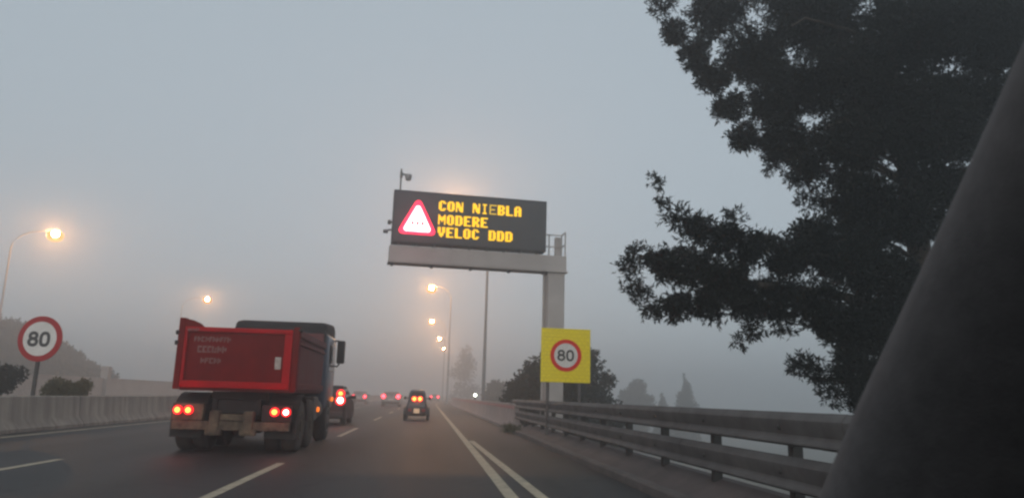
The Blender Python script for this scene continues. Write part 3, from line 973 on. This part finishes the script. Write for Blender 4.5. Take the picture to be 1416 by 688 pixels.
def car(x, y, label, paint, w=1.78, l=4.2, h=1.48, lens='tail_dim', bulb='tail_pink', lr=0.085, lz=0.85, high=False, ratio=0.6, group='cars ahead in the fog', glass='far_glass'):
    c = empty('car', (x, y, 0), -math.atan((cx(y + 1) - cx(y - 1)) / 2))
    tag(c, label, 'car', group)
    hw = w / 2
    # lower body: side profile lofted with a small tuck at both flanks
    prof = [(0.02, 0.30), (0.0, 0.55), (0.04, 0.88), (0.14, 0.98), (l * 0.72, 0.96), (l - 0.25, 0.80), (l, 0.62), (l, 0.32), (l - 0.1, 0.22), (0.1, 0.24)]
    mb = MB()
    mb.loft([[(sx * hw, yy if 0.3 < yy < l - 0.3 else yy + (0.10 if yy < 1 else -0.10) * (abs(sx) > 0.95), z) for yy, z in prof] for sx in (-0.98, -0.9, 0.9, 0.98)])
    body = mb.build('body', paint, c, smooth=30)
    b0, b1, t0, t1 = 0.10, l * 0.72, 0.42, l * 0.50
    mb = MB()
    mb.loft([[(-hw * 0.93, b0, 0.965), (hw * 0.93, b0, 0.965), (hw * 0.93, b1, 0.95), (-hw * 0.93, b1, 0.95)],
             [(-hw * 0.86, (b0 + t0) / 2, 1.22), (hw * 0.86, (b0 + t0) / 2, 1.22), (hw * 0.86, (b1 + t1) / 2, 1.22), (-hw * 0.86, (b1 + t1) / 2, 1.22)],
             [(-hw * 0.74, t0, h - 0.03), (hw * 0.74, t0, h - 0.03), (hw * 0.74, t1, h - 0.03), (-hw * 0.74, t1, h - 0.03)],
             [(-hw * 0.62, t0 + 0.1, h), (hw * 0.62, t0 + 0.1, h), (hw * 0.62, t1 - 0.1, h), (-hw * 0.62, t1 - 0.1, h)]])
    mb.build('roof', paint, c, smooth=30)
    mb = MB()
    dy = (t0 - b0)
    q = lambda fx, f: (fx * hw, b0 + dy * f - 0.012, 0.965 + (h - 0.995) * f)
    mb.loft([[q(-0.74, 0.12), q(0.74, 0.12), (0.74 * hw, q(0.74, 0.12)[1] + 0.02, q(0.74, 0.12)[2]), (-0.74 * hw, q(0.74, 0.12)[1] + 0.02, q(0.74, 0.12)[2])],
             [q(-0.64, 0.86), q(0.64, 0.86), (0.64 * hw, q(0.64, 0.86)[1] + 0.02, q(0.64, 0.86)[2]), (-0.64 * hw, q(0.64, 0.86)[1] + 0.02, q(0.64, 0.86)[2])]])
    mb.build('rear_window', M[glass], c)
    for s in (-1, 1):
        mb = MB()
        mb.loft([[(s * hw * 0.935, 0.5, 1.0), (s * hw * 0.935, l * 0.66, 1.0), (s * hw * 0.90, l * 0.66, 1.0), (s * hw * 0.90, 0.5, 1.0)],
                 [(s * hw * 0.80, 0.6, h - 0.12), (s * hw * 0.80, l * 0.52, h - 0.12), (s * hw * 0.76, l * 0.52, h - 0.12), (s * hw * 0.76, 0.6, h - 0.12)]])
        mb.build('side_window', M[glass], c)
        mb = MB(); mb.box((min(s * hw * 0.9, s * (hw + 0.16)), l * 0.62, 0.98), (max(s * hw * 0.9, s * (hw + 0.16)), l * 0.62 + 0.1, 1.12), 0.03)
        mb.build('mirror', M['plastic'], c)
        for yy in (0.75, l - 0.8):
            wheel(c, s * (hw - 0.12), yy, 0.31, 0.2, s, M['tyre'], M['rim'])
        tail_lamp(c, s * (hw - 0.2), 0.0, lz, lr, G[lens], G[bulb], ratio=ratio)
        if high:
            tail_lamp(c, s * (hw - 0.21), 0.06, lz + 0.25, lr * 0.85, G[lens], G['tail_hot'], ratio=0.5)
    MB().box((-hw * 0.93, -0.06, 0.28), (hw * 0.93, 0.05, 0.52), 0.05).build('bumper', M['plastic'], c)
    MB().box((-0.26, -0.012, 0.66), (0.26, 0.03, 0.77), 0.004).build('number_plate', M['plate'], c)
    return c


p = at(471, 553, 29.0)
car(p.x - 0.60, 29.0, 'dark car just ahead of the truck showing one bright brake light', M['car_black'], w=1.58, l=3.7, lens='tail', bulb='tail_white', lr=0.19, lz=p.z, high=True, ratio=0.62, glass='glass')
brake_glow(bpy.data.objects['car'], 0.58, -0.3, 0.95)
p = at(540.5, 547.5, 76.0)
car(p.x, 76.0, 'pale grey car in the fog between the truck and the tiny narrow car', M['car_pale'], lz=p.z, lr=0.25, w=1.86, bulb='tail_pink', ratio=0.72)
p = at(496.5, 547.5, 92.0)
car(p.x, 92.0, 'pale car with faint pink lights in the left lane beyond the truck', M['car_pale'], lz=p.z, lr=0.23, bulb='tail_pink')
p = at(601, 545, 150.0)
car(p.x, 150.0, 'farthest car with barely visible red lights beyond the tiny narrow car', M['car_pale'], lz=0.95, lr=0.30, bulb='tail_pink')

# narrow two-seat quadricycle ahead in our lane
QY = 37.0
p = at(575.5, 578, QY)
q = empty('microcar', (p.x, QY, 0))
tag(q, 'narrow dark microcar with twin round brake lights close together', 'microcar')
mb = MB()
secs = []
for z, hw_, y0_, y1_ in ((0.20, 0.40, 0.15, 2.1), (0.34, 0.50, 0.02, 2.25), (0.62, 0.52, 0.0, 2.2), (0.85, 0.45, 0.03, 1.9), (1.05, 0.43, 0.10, 1.6), (1.28, 0.40, 0.25, 1.35), (1.42, 0.34, 0.40, 1.2), (1.46, 0.26, 0.5, 1.1)):
    c_ = 0.08
    secs.append([(-hw_ + c_, y0_, z), (hw_ - c_, y0_, z), (hw_, y0_ + c_, z), (hw_, y1_ - c_, z), (hw_ - c_, y1_, z), (-hw_ + c_, y1_, z), (-hw_, y1_ - c_, z), (-hw_, y0_ + c_, z)])
mb.loft(secs)
mb.build('body', M['car_dark'], q, smooth=30)
mb = MB()
mb.prism([(-0.31, 1.13), (0.31, 1.13), (0.27, 1.34), (-0.27, 1.34)], 'y', 0.13, 0.3)
mb.build('rear_window', M['glass'], q)
for s in (-1, 1):
    for yy in (0.35, 2.0):
        wheel(q, s * 0.545, yy, 0.275, 0.15, s, M['tyre'], M['rim'])
        mb = MB()
        ring = [(yy - 0.32 * math.cos(PI * k / 8), 0.29 + 0.32 * math.sin(PI * k / 8)) for k in range(9)]
        ring2 = [(yy - 0.29 * math.cos(PI * k / 8), 0.29 + 0.29 * math.sin(PI * k / 8)) for k in range(8, -1, -1)]
        mb.prism(ring + ring2, 'x', s * 0.45, s * 0.63)
        mb.build('wheel_guard', M['plastic'], q)
    mb = MB(); mb.box((min(s * 0.42, s * 0.64), 1.25, 1.02), (max(s * 0.42, s * 0.64), 1.32, 1.06)); mb.box((min(s * 0.56, s * 0.68), 1.2, 0.98), (max(s * 0.56, s * 0.68), 1.3, 1.12), 0.03)
    mb.build('mirror', M['plastic'], q)
    tail_lamp(q, s * 0.137, 0.02, 1.02, 0.175 - 0.04, G['tail'], G['tail_hot'], ratio=0.70)
    MB().box((s * 0.33 - 0.09, -0.045, 0.42), (s * 0.33 + 0.09, 0.01, 0.55), 0.02).build('reflector', M['reflector'], q)
brake_glow(q, 0.0, -0.35, 1.0)
MB().box((-0.14, -0.03, 0.34), (0.14, 0.0, 0.56), 0.01).build('number_plate', G['plate_glow'], q)


# ------------------------------------------------------------------ vegetation
import numpy as np


class Leaves:
    """many small pointed leaf faces, gathered as arrays and linked as one mesh"""
    def __init__(self):
        self.v = []

    def build(self, name, material, parent, fixn=False):
        V = np.concatenate(self.v).reshape(-1, 3)
        n = len(V) // 4
        me = bpy.data.meshes.new(name)
        me.vertices.add(4 * n); me.vertices.foreach_set('co', V.astype(np.float32).ravel())
        me.loops.add(4 * n); me.loops.foreach_set('vertex_index', np.arange(4 * n, dtype=np.int32))
        me.polygons.add(n); me.polygons.foreach_set('loop_start', np.arange(0, 4 * n, 4, dtype=np.int32))
        me.update(calc_edges=True); me.validate()
        me.materials.append(material)
        o = bpy.data.objects.new(name, me); COL.objects.link(o); o.parent = parent
        return o


def unit(a):
    return a / np.maximum(np.linalg.norm(a, axis=-1, keepdims=True), 1e-9)


def leafy(mb, blobs, size, lai, rng, shell=0.45, tilt=0.6, asp=0.16, per=8, spray=1.0):
    """sprays of leaves spread through the blobs' volume; lai = leaf layers through a blob"""
    g = np.random.default_rng(rng.randrange(1 << 30))
    for c, rv in blobs:
        c = np.array(c); rv = np.array(rv)
        n = max(4, int(lai * PI * rv[0] * rv[2] / (0.6 * size * size * asp * per)))
        d = unit(g.normal(size=(n, 3)))
        p = c + d * rv * (g.random((n, 1)) ** shell)
        base = unit(d * 0.8 + g.normal(size=(n, 3)) * 0.6)
        ax = unit(base[:, None, :] + g.normal(size=(n, per, 3)) * tilt)
        L = size * g.uniform(0.6, 1.3, (n, per, 1))
        s = unit(np.cross(ax, g.normal(size=(n, per, 3)))) * L * asp
        o = p[:, None, :] + base[:, None, :] * g.uniform(-0.8, 0.8, (n, per, 1)) * size * spray
        mb.v.append(np.stack([o, o + ax * L * 0.5 + s, o + ax * L, o + ax * L * 0.5 - s], axis=2).reshape(-1, 3))
    return mb


rng = random.Random(11)
# --- the big pine on the right
pine = empty('pine_tree', (9.6, 13.6, gz(9.6, 13.6)))
tag(pine, 'huge dark pine tree overhanging the guard rail on the right', 'tree')
blob_px = [
    # upper mass (px, py, radius px, distance)
    (915, 8, 24, 14.0), (936, 45, 26, 14.0), (960, 75, 28, 13.6), (985, 108, 30, 13.4), (1005, 150, 28, 13.2), (1028, 190, 28, 13.0),
    (990, 20, 50, 14.5), (1040, 70, 60, 14.2), (1075, 130, 58, 13.8), (1085, 195, 45, 13.2), (1070, 225, 20, 13.0), (1110, 235, 32, 13.0),
    (1090, -20, 70, 14.5), (1150, 30, 80, 14), (1170, 120, 85, 13.4), (1165, 210, 65, 13), (1240, 60, 90, 13.2), (1250, 180, 95, 13), (1340, 40, 100, 12.6), (1340, 160, 90, 13.2),
    (1180, 275, 55, 13), (1240, 290, 70, 12.8), (1310, 280, 70, 13.2), (1120, 275, 22, 13.0),
    (1400, 60, 80, 13.4), (1380, -10, 80, 13.6), (1290, 150, 70, 13.4), (1300, 20, 80, 13.8), (1190, 440, 40, 12.6), (1180, 480, 30, 12.4), (1200, 320, 50, 12.8),
    # long lower limb
    (1130, 335, 48, 12.6), (1180, 370, 60, 12.6), (1085, 350, 38, 12.2), (1040, 345, 36, 12.0), (1000, 335, 32, 11.8), (1015, 300, 16, 11.8), (960, 320, 30, 11.7), (935, 300, 22, 11.6), (915, 280, 13, 11.6), (907, 256, 10, 11.6), (906, 243, 7, 11.6),
    (1000, 385, 40, 11.9), (955, 370, 36, 11.7), (915, 365, 28, 11.6), (880, 352, 20, 11.5), (868, 370, 17, 11.5), (880, 400, 22, 11.5), (905, 425, 22, 11.5), (940, 425, 27, 11.7), (985, 425, 30, 11.8), (1030, 415, 34, 12.0), (1075, 410, 42, 12.2),
    (1040, 455, 20, 12), (1022, 472, 11, 12), (1085, 445, 24, 12.2), (1130, 420, 46, 12.4), (1160, 450, 38, 12.6), (1230, 390, 60, 12.6), (1230, 460, 55, 12.4),
    # hanging lower sprays near the pillar
    (1115, 505, 22, 12.2), (1095, 505, 12, 12.2), (1135, 520, 24, 12.2), (1150, 548, 18, 12.1), (1175, 510, 30, 12.2), (1190, 545, 26, 12.1), (1215, 520, 36, 12.2),
]
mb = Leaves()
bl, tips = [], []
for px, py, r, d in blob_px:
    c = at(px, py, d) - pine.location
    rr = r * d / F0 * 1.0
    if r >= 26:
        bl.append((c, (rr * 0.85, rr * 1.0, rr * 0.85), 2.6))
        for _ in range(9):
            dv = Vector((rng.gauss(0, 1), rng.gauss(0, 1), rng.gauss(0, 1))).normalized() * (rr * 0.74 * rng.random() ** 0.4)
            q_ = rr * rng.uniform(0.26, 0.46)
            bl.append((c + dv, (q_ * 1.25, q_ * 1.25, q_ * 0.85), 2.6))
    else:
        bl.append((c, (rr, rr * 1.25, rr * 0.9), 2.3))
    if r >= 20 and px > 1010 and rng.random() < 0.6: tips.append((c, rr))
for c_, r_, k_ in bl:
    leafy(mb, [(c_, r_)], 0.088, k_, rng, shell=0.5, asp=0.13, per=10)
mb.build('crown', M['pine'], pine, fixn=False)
mb = MB()
trunk_pts = [Vector((0, 0, -0.5)), Vector((0.1, -0.05, 3.5)), Vector((0.05, -0.2, 7.5)), Vector((-0.3, -0.3, 11.5)), Vector((-0.5, -0.2, 15.0))]
mb.tube(trunk_pts, [0.34, 0.29, 0.24, 0.17, 0.09], 14)
mb.build('trunk', M['bark'], pine, smooth=60)
mb = MB()
zl = -pine.location.z
for c, rr in tips:
    zt_ = min(14.5, max(4.0, c.z - 0.5 + 0.12 * (-c.x)))
    k = 0
    for i in range(len(trunk_pts) - 1):
        if trunk_pts[i].z <= zt_: k = i
    a, b = trunk_pts[k], trunk_pts[k + 1]
    s = a.lerp(b, min(1, (zt_ - a.z) / (b.z - a.z)))
    mid = s.lerp(c, 0.5) + Vector((rng.uniform(-.4, .4), rng.uniform(-.6, .6), rng.uniform(-0.1, 0.6)))
    mb.tube([s, s.lerp(mid, 0.5) + Vector((0, 0, 0.08)), mid, mid.lerp(c, 0.6), c], [0.05, 0.042, 0.03, 0.02, 0.008], 6)
mb.tube([trunk_pts[1]] + [at(a_, b_, d_) - pine.location for a_, b_, d_ in ((1240, 430, 12.9), (1150, 405, 12.5), (1060, 395, 12.1), (980, 385, 11.8), (900, 375, 11.6))], [0.13, 0.11, 0.085, 0.06, 0.035, 0.01], 8)
mb.build('limbs', M['bark'], pine, smooth=60)


def tree(name, label, x, y, zb, top, w, material, seed, cat='tree', group=None, size=0.22, dens=0.6, shape='round', trunk=0.12, low=0.15):
    rg = random.Random(seed)
    t = empty(name, (x, y, zb))
    tag(t, label, cat, group)
    h = top - zb
    mb = Leaves(); bl = []
    if shape == 'cone':
        n = 9
        for i in range(n):
            f = i / (n - 1)
            r = w / 2 * (1 - f) ** 0.8 * rg.uniform(0.85, 1.1) + 0.12
            z = h * (low + (1 - low) * f * 0.97)
            bl.append(((rg.uniform(-.1, .1) * w, rg.uniform(-.1, .1) * w, z), (r, r, h / n * 0.9)))
    else:
        n = 16 if shape == 'round' else 9
        for i in range(n):
            a = rg.uniform(0, 2 * PI); f = rg.random() ** 0.6
            zz = rg.uniform(low, 1.0)
            env = math.sqrt(max(0.05, 1 - ((zz - (low + 1) / 2 + 0.08) / ((1 - low) / 2 + 0.1)) ** 2))
            rr = w * rg.uniform(0.15, 0.24)
            bl.append(((math.cos(a) * f * (w / 2 * env - rr * 0.5), math.sin(a) * f * (w / 2 * env - rr * 0.5), h * zz * 0.97 - rr * 0.35), (rr, rr, rr * 0.85)))
        bl.append(((0, 0, h * (low + 1) / 2), (w * 0.34, w * 0.34, h * (1 - low) * 0.36)))
    leafy(mb, bl, size, dens * 3.2, rg, shell=0.5, asp=0.24)
    mb.build('crown', material, t, fixn=False)
    mb = MB()
    mb.tube([(0, 0, -0.4), (0.04 * w, 0, h * 0.4), (0, 0.02 * w, h * 0.8)], [trunk, trunk * 0.75, trunk * 0.3], 10)
    for k in range(5):
        a = 2 * PI * k / 5 + rg.random(); z = h * (low + 0.1 + 0.1 * k)
        mb.tube([(0, 0, z), (math.cos(a) * w * 0.16, math.sin(a) * w * 0.16, z + h * 0.08), (math.cos(a) * w * 0.32, math.sin(a) * w * 0.32, z + h * 0.2)], [trunk * 0.45, trunk * 0.3, trunk * 0.1], 6)
    mb.build('trunk', M['bark'], t, smooth=60)
    return t


# behind the yellow sign
p = at(782, 476, 37); zb = gz(p.x, 37)
tree('leafy_tree', 'dark bushy tree standing behind the yellow 80 sign and gantry column', p.x, 37, zb, p.z, 5.8, M['tree'], 5, size=0.17, dens=1.5, low=0.12, trunk=0.18)
p = at(836, 515, 38.5); zb = gz(p.x, 38.5)
tree('leafy_tree', 'smaller dark tree right of the yellow 80 sign', p.x, 38.5, zb, p.z, 3.2, M['tree'], 8, size=0.17, dens=1.4, low=0.1)
p = at(728, 502, 39); zb = gz(p.x, 39)
tree('leafy_tree', 'smaller dark tree left of the gantry column', p.x, 39, zb, p.z, 3.0, M['tree'], 9, size=0.17, dens=1.4, low=0.1)
# hazy trees
p = at(690, 515, 100); tree('leafy_tree', 'hazy grey tree between the bare lamp pole and the gantry column', p.x, 100, gz(p.x, 100), p.z, 5.0, M['tree'], 12, size=0.28, dens=1.3)
p = at(640, 478, 205); tree('cypress_tree', 'tall hazy tree standing left of the bare lamp pole', p.x + 0.8, 205, gz(p.x + 0.8 - cx(205), 205), p.z, 8.8, M['tree'], 13, size=0.34, dens=0.42, shape='round', low=0.0)
for i, (px, py, w, lb) in enumerate(((880, 526, 6.0, 'widest of the three faint trees beyond the guard rail'), (919, 545, 4.0, 'smallest of the three faint conifers beyond the guard rail'), (945, 521, 6.6, 'tallest pointed faint conifer beyond the guard rail'))):
    p = at(px, py, 140)
    tree('conifer_tree', lb, p.x, 140, gz(p.x - cx(140), 140), p.z, w * 1.35, M['tree'], 20 + i, group='faint trees beyond the guard rail', size=0.28, dens=1.4, shape='cone' if i else 'round', low=0.04)

# wooded bank on the left
silh = [(-14, 430), (4, 436), (22, 441), (40, 448), (58, 458), (76, 468), (94, 478), (110, 488), (124, 497), (138, 508)]
for i, (px, py) in enumerate(silh):
    y = 104 + (i % 3) * 6
    p = at(px, py, y)
    zb = gz(p.x, y)
    tree('bank_tree', 'grey tree on the wooded bank beyond the round 80 sign', p.x, y, zb - 0.2, max(p.z, zb + 1.2), 7.0 - 0.2 * i, M['tree'], 40 + i, group='trees on the wooded bank', size=0.3, dens=1.3, low=0.0)
for i, (px, py, y) in enumerate(((-5, 475, 96), (30, 482, 96), (64, 498, 97), (96, 508, 98))):
    p = at(px, py, y)
    zb = gz(p.x, y)
    tree('bank_tree', 'grey tree on the wooded bank beyond the round 80 sign', p.x, y, zb - 0.2, max(p.z, zb + 1.2), 7.2, M['tree'], 60 + i, group='trees on the wooded bank', size=0.3, dens=1.3, low=0.0)
# low pale wall and a pillar beyond the opposite carriageway
m = MB()
m.box((-26.35, 40, -0.1), (-26.1, 96, 1.75)); m.box((-26.4, 40, 1.752), (-26.05, 96, 1.86), 0.01)
tag(m.build('boundary_wall', M['wall']), 'low pale wall beyond the opposite carriageway, seen past the median barrier', 'wall')
p = at(148, 506, 64)
m = MB(); m.box((p.x - 0.28, 63.7, -0.2), (p.x + 0.28, 64.3, p.z), 0.02); m.box((p.x - 0.34, 63.64, p.z - 0.25), (p.x + 0.34, 64.36, p.z - 0.1), 0.02)
tag(m.build('gate_pillar', M['wall']), 'square hazy pillar at the foot of the wooded bank', 'pillar')

# bushes behind the median barrier
for i, (px, py, y, w, lb) in enumerate(((97, 522, 25.6, 1.15, 'low rounded olive bush behind the median barrier beside the round sign'), (-14, 497, 24.6, 1.7, 'darker taller bush cut by the photo edge behind the median barrier'))):
    p = at(px, py, y)
    b = empty('bush', (p.x, y, -0.02)); tag(b, lb, 'bush')
    mb = Leaves(); rg = random.Random(80 + i)
    bl = [((rg.uniform(-.32, .32) * w, rg.uniform(-.3, .3) * w, p.z * rg.uniform(0.5, 0.86)), (w * 0.24, w * 0.24, p.z * 0.16)) for _ in range(13)]
    bl += [((sx * w * 0.33, 0, p.z * 0.78), (w * 0.2, w * 0.2, p.z * 0.16)) for sx in (-1, 0, 1)]
    leafy(mb, bl, 0.075, 4.5, rg, shell=0.5, asp=0.28)
    mb.build('leaves', M['bush'] if i == 0 else M['tree'], b, fixn=False)
    mb = MB()
    for k in range(5):
        a = 2 * PI * k / 5
        mb.tube([(0, 0, -0.1), (math.cos(a) * w * 0.15, math.sin(a) * w * 0.15, p.z * 0.4), (math.cos(a) * w * 0.3, math.sin(a) * w * 0.3, p.z * 0.8)], [0.03, 0.02, 0.006], 6)
    mb.build('stems', M['bark'], b)
# weeds at the end of the kerb
wd = empty('weed_clump', (3.0, 26.6, 0.12)); tag(wd, 'low weeds growing at the far end of the kerb', 'weeds')
mb = Leaves(); rg = random.Random(90)
leafy(mb, [((rg.uniform(-.25, .12), rg.uniform(-1.2, 1.2), rg.uniform(0, .08)), (0.16, 0.25, 0.12)) for _ in range(10)], 0.09, 1.2, rg, asp=0.10)
mb.build('leaves', M['weeds'], wd, fixn=False)

# ------------------------------------------------------------------ pillar of the car the photo is taken from
edge = [(1490, -110, 0.50), (1447, -10, 0.52), (1412, 66, 0.54), (1379, 140, 0.56), (1332, 245, 0.58), (1283, 352, 0.61), (1236, 452, 0.64), (1187, 556, 0.67), (1133, 684, 0.70), (1080, 800, 0.72), (1030, 900, 0.74)]
pts = []
for px, py, d in edge:
    r = ray(px, py); pts.append(EYE + r * d)
mb = MB(); secs = []
n = 40
right = CAM_ROT @ Vector((1, 0, 0)); fwd = CAM_ROT @ Vector((0, 0, -1))
for i, p in enumerate(pts):
    t = (pts[min(i + 1, len(pts) - 1)] - pts[max(i - 1, 0)]).normalized()
    v = ray(*edge[i][:2]).normalized()
    a = v.cross(t).normalized()
    if a.dot(right) < 0: a = -a
    b = t.cross(a).normalized()
    if b.dot(fwd) < 0: b = -b
    hw_, hd = 0.15, 0.075
    ring = []
    for k in range(n):
        th = 2 * PI * k / n
        ca, sa = math.cos(th), math.sin(th)
        ring.append(p + a * (hw_ - hw_ * math.copysign(abs(ca) ** 0.75, ca)) + b * (hd * math.copysign(abs(sa) ** 0.75, sa)))
    secs.append(ring)
mb.loft(secs)
cabin = empty('car_cabin', (0.0, 0.0, 0.6))
o = mb.build('pillar', M['pillar'], cabin, smooth=True)
o.matrix_parent_inverse = Matrix.Translation((0, 0, -0.6))
mb = MB(); mb.box((-1.25, -1.4, 1.47), (0.62, 0.22, 1.53), 0.02)  # unseen car roof, added to keep sky light off the pillar
o = mb.build('roof_light_blocker', M['plastic'], cabin); o.matrix_parent_inverse = Matrix.Translation((0, 0, -0.6))
mb = MB(); mb.box((-1.25, -0.75, 0.3), (0.62, -0.6, 1.40), 0.04)  # unseen full-width seat back, added to block light from behind
o = mb.build('seat_light_blocker', M['plastic'], cabin); o.matrix_parent_inverse = Matrix.Translation((0, 0, -0.6))
mb = MB(); mb.box((0.52, -1.2, 0.35), (0.60, 0.42, 1.45), 0.02)  # unseen, solid past window height to keep side light off the pillar
o = mb.build('door_light_blocker', M['plastic'], cabin); o.matrix_parent_inverse = Matrix.Translation((0, 0, -0.6))
tag(cabin, 'dark windscreen pillar of the car, slanting across the right of the photo', 'car pillar')

# ------------------------------------------------------------------ fog, sky and light
m = MB(); m.box((-420, -40, -11.5), (520, 700, 19.5))
hz = m.build('haze', bpy.data.materials.new('fog'))
hz['kind'] = 'stuff'
fm = hz.data.materials[0]; fm.use_nodes = True
fm.node_tree.nodes.clear()
out = fm.node_tree.nodes.new('ShaderNodeOutputMaterial')
pv = fm.node_tree.nodes.new('ShaderNodeVolumePrincipled')
pv.inputs['Color'].default_value = (0.88, 0.89, 0.90, 1)
pv.inputs['Density'].default_value = 0.0066
pv.inputs['Anisotropy'].default_value = 0.68
fm.node_tree.links.new(pv.outputs['Volume'], out.inputs['Volume'])
fm.cycles.homogeneous_volume = True
fm.cycles.volume_sampling = 'MULTIPLE_IMPORTANCE'
hz.display_type = 'WIRE'

w = bpy.data.worlds.new('World'); scene.world = w; w.use_nodes = True
nt = w.node_tree
bg = nt.nodes['Background']
SUN_EL, SUN_ROT = R(14), R(200)
sky = nt.nodes.new('ShaderNodeTexSky')
sky.sky_type = 'NISHITA'; sky.sun_disc = False
sky.sun_elevation = SUN_EL; sky.sun_rotation = SUN_ROT
sky.air_density = 1.0; sky.dust_density = 3.0
hs = nt.nodes.new('ShaderNodeHueSaturation'); hs.inputs['Saturation'].default_value = 0.42
nt.links.new(sky.outputs['Color'], hs.inputs['Color'])
mx = nt.nodes.new('ShaderNodeMixRGB'); mx.inputs['Fac'].default_value = 0.75      # overcast: an even grey layer over the clear sky
mx.inputs['Color2'].default_value = (4.85, 5.7, 6.35, 1)
nt.links.new(hs.outputs['Color'], mx.inputs['Color1'])
nt.links.new(mx.outputs['Color'], bg.inputs['Color'])
bg.inputs['Strength'].default_value = 0.10

sd = bpy.data.lights.new('sun', 'SUN'); so = bpy.data.objects.new('sun', sd); COL.objects.link(so)
sd.energy = 0.5; sd.angle = R(40); sd.color = (1.0, 0.96, 0.92)
d = Vector((math.sin(SUN_ROT) * math.cos(SUN_EL), math.cos(SUN_ROT) * math.cos(SUN_EL), math.sin(SUN_EL)))
so.rotation_euler = d.to_track_quat('Z', 'Y').to_euler()
so.location = (0, -20, 60)

scene.view_settings.view_transform = 'Standard'
scene.view_settings.look = 'None'
scene.view_settings.exposure = 0.0
scene.view_settings.gamma = 1.0
scene.view_settings.use_curve_mapping = False
cy = scene.cycles
cy.use_denoising = True
try:
    cy.denoiser = 'OPENIMAGEDENOISE'
except Exception:
    pass
cy.max_bounces = 6; cy.diffuse_bounces = 2; cy.glossy_bounces = 2; cy.transmission_bounces = 2; cy.transparent_max_bounces = 8
cy.volume_bounces = 3
cy.sample_clamp_indirect = 4.0
cy.pixel_filter_type = 'BLACKMAN_HARRIS'
cy.filter_width = 2.5
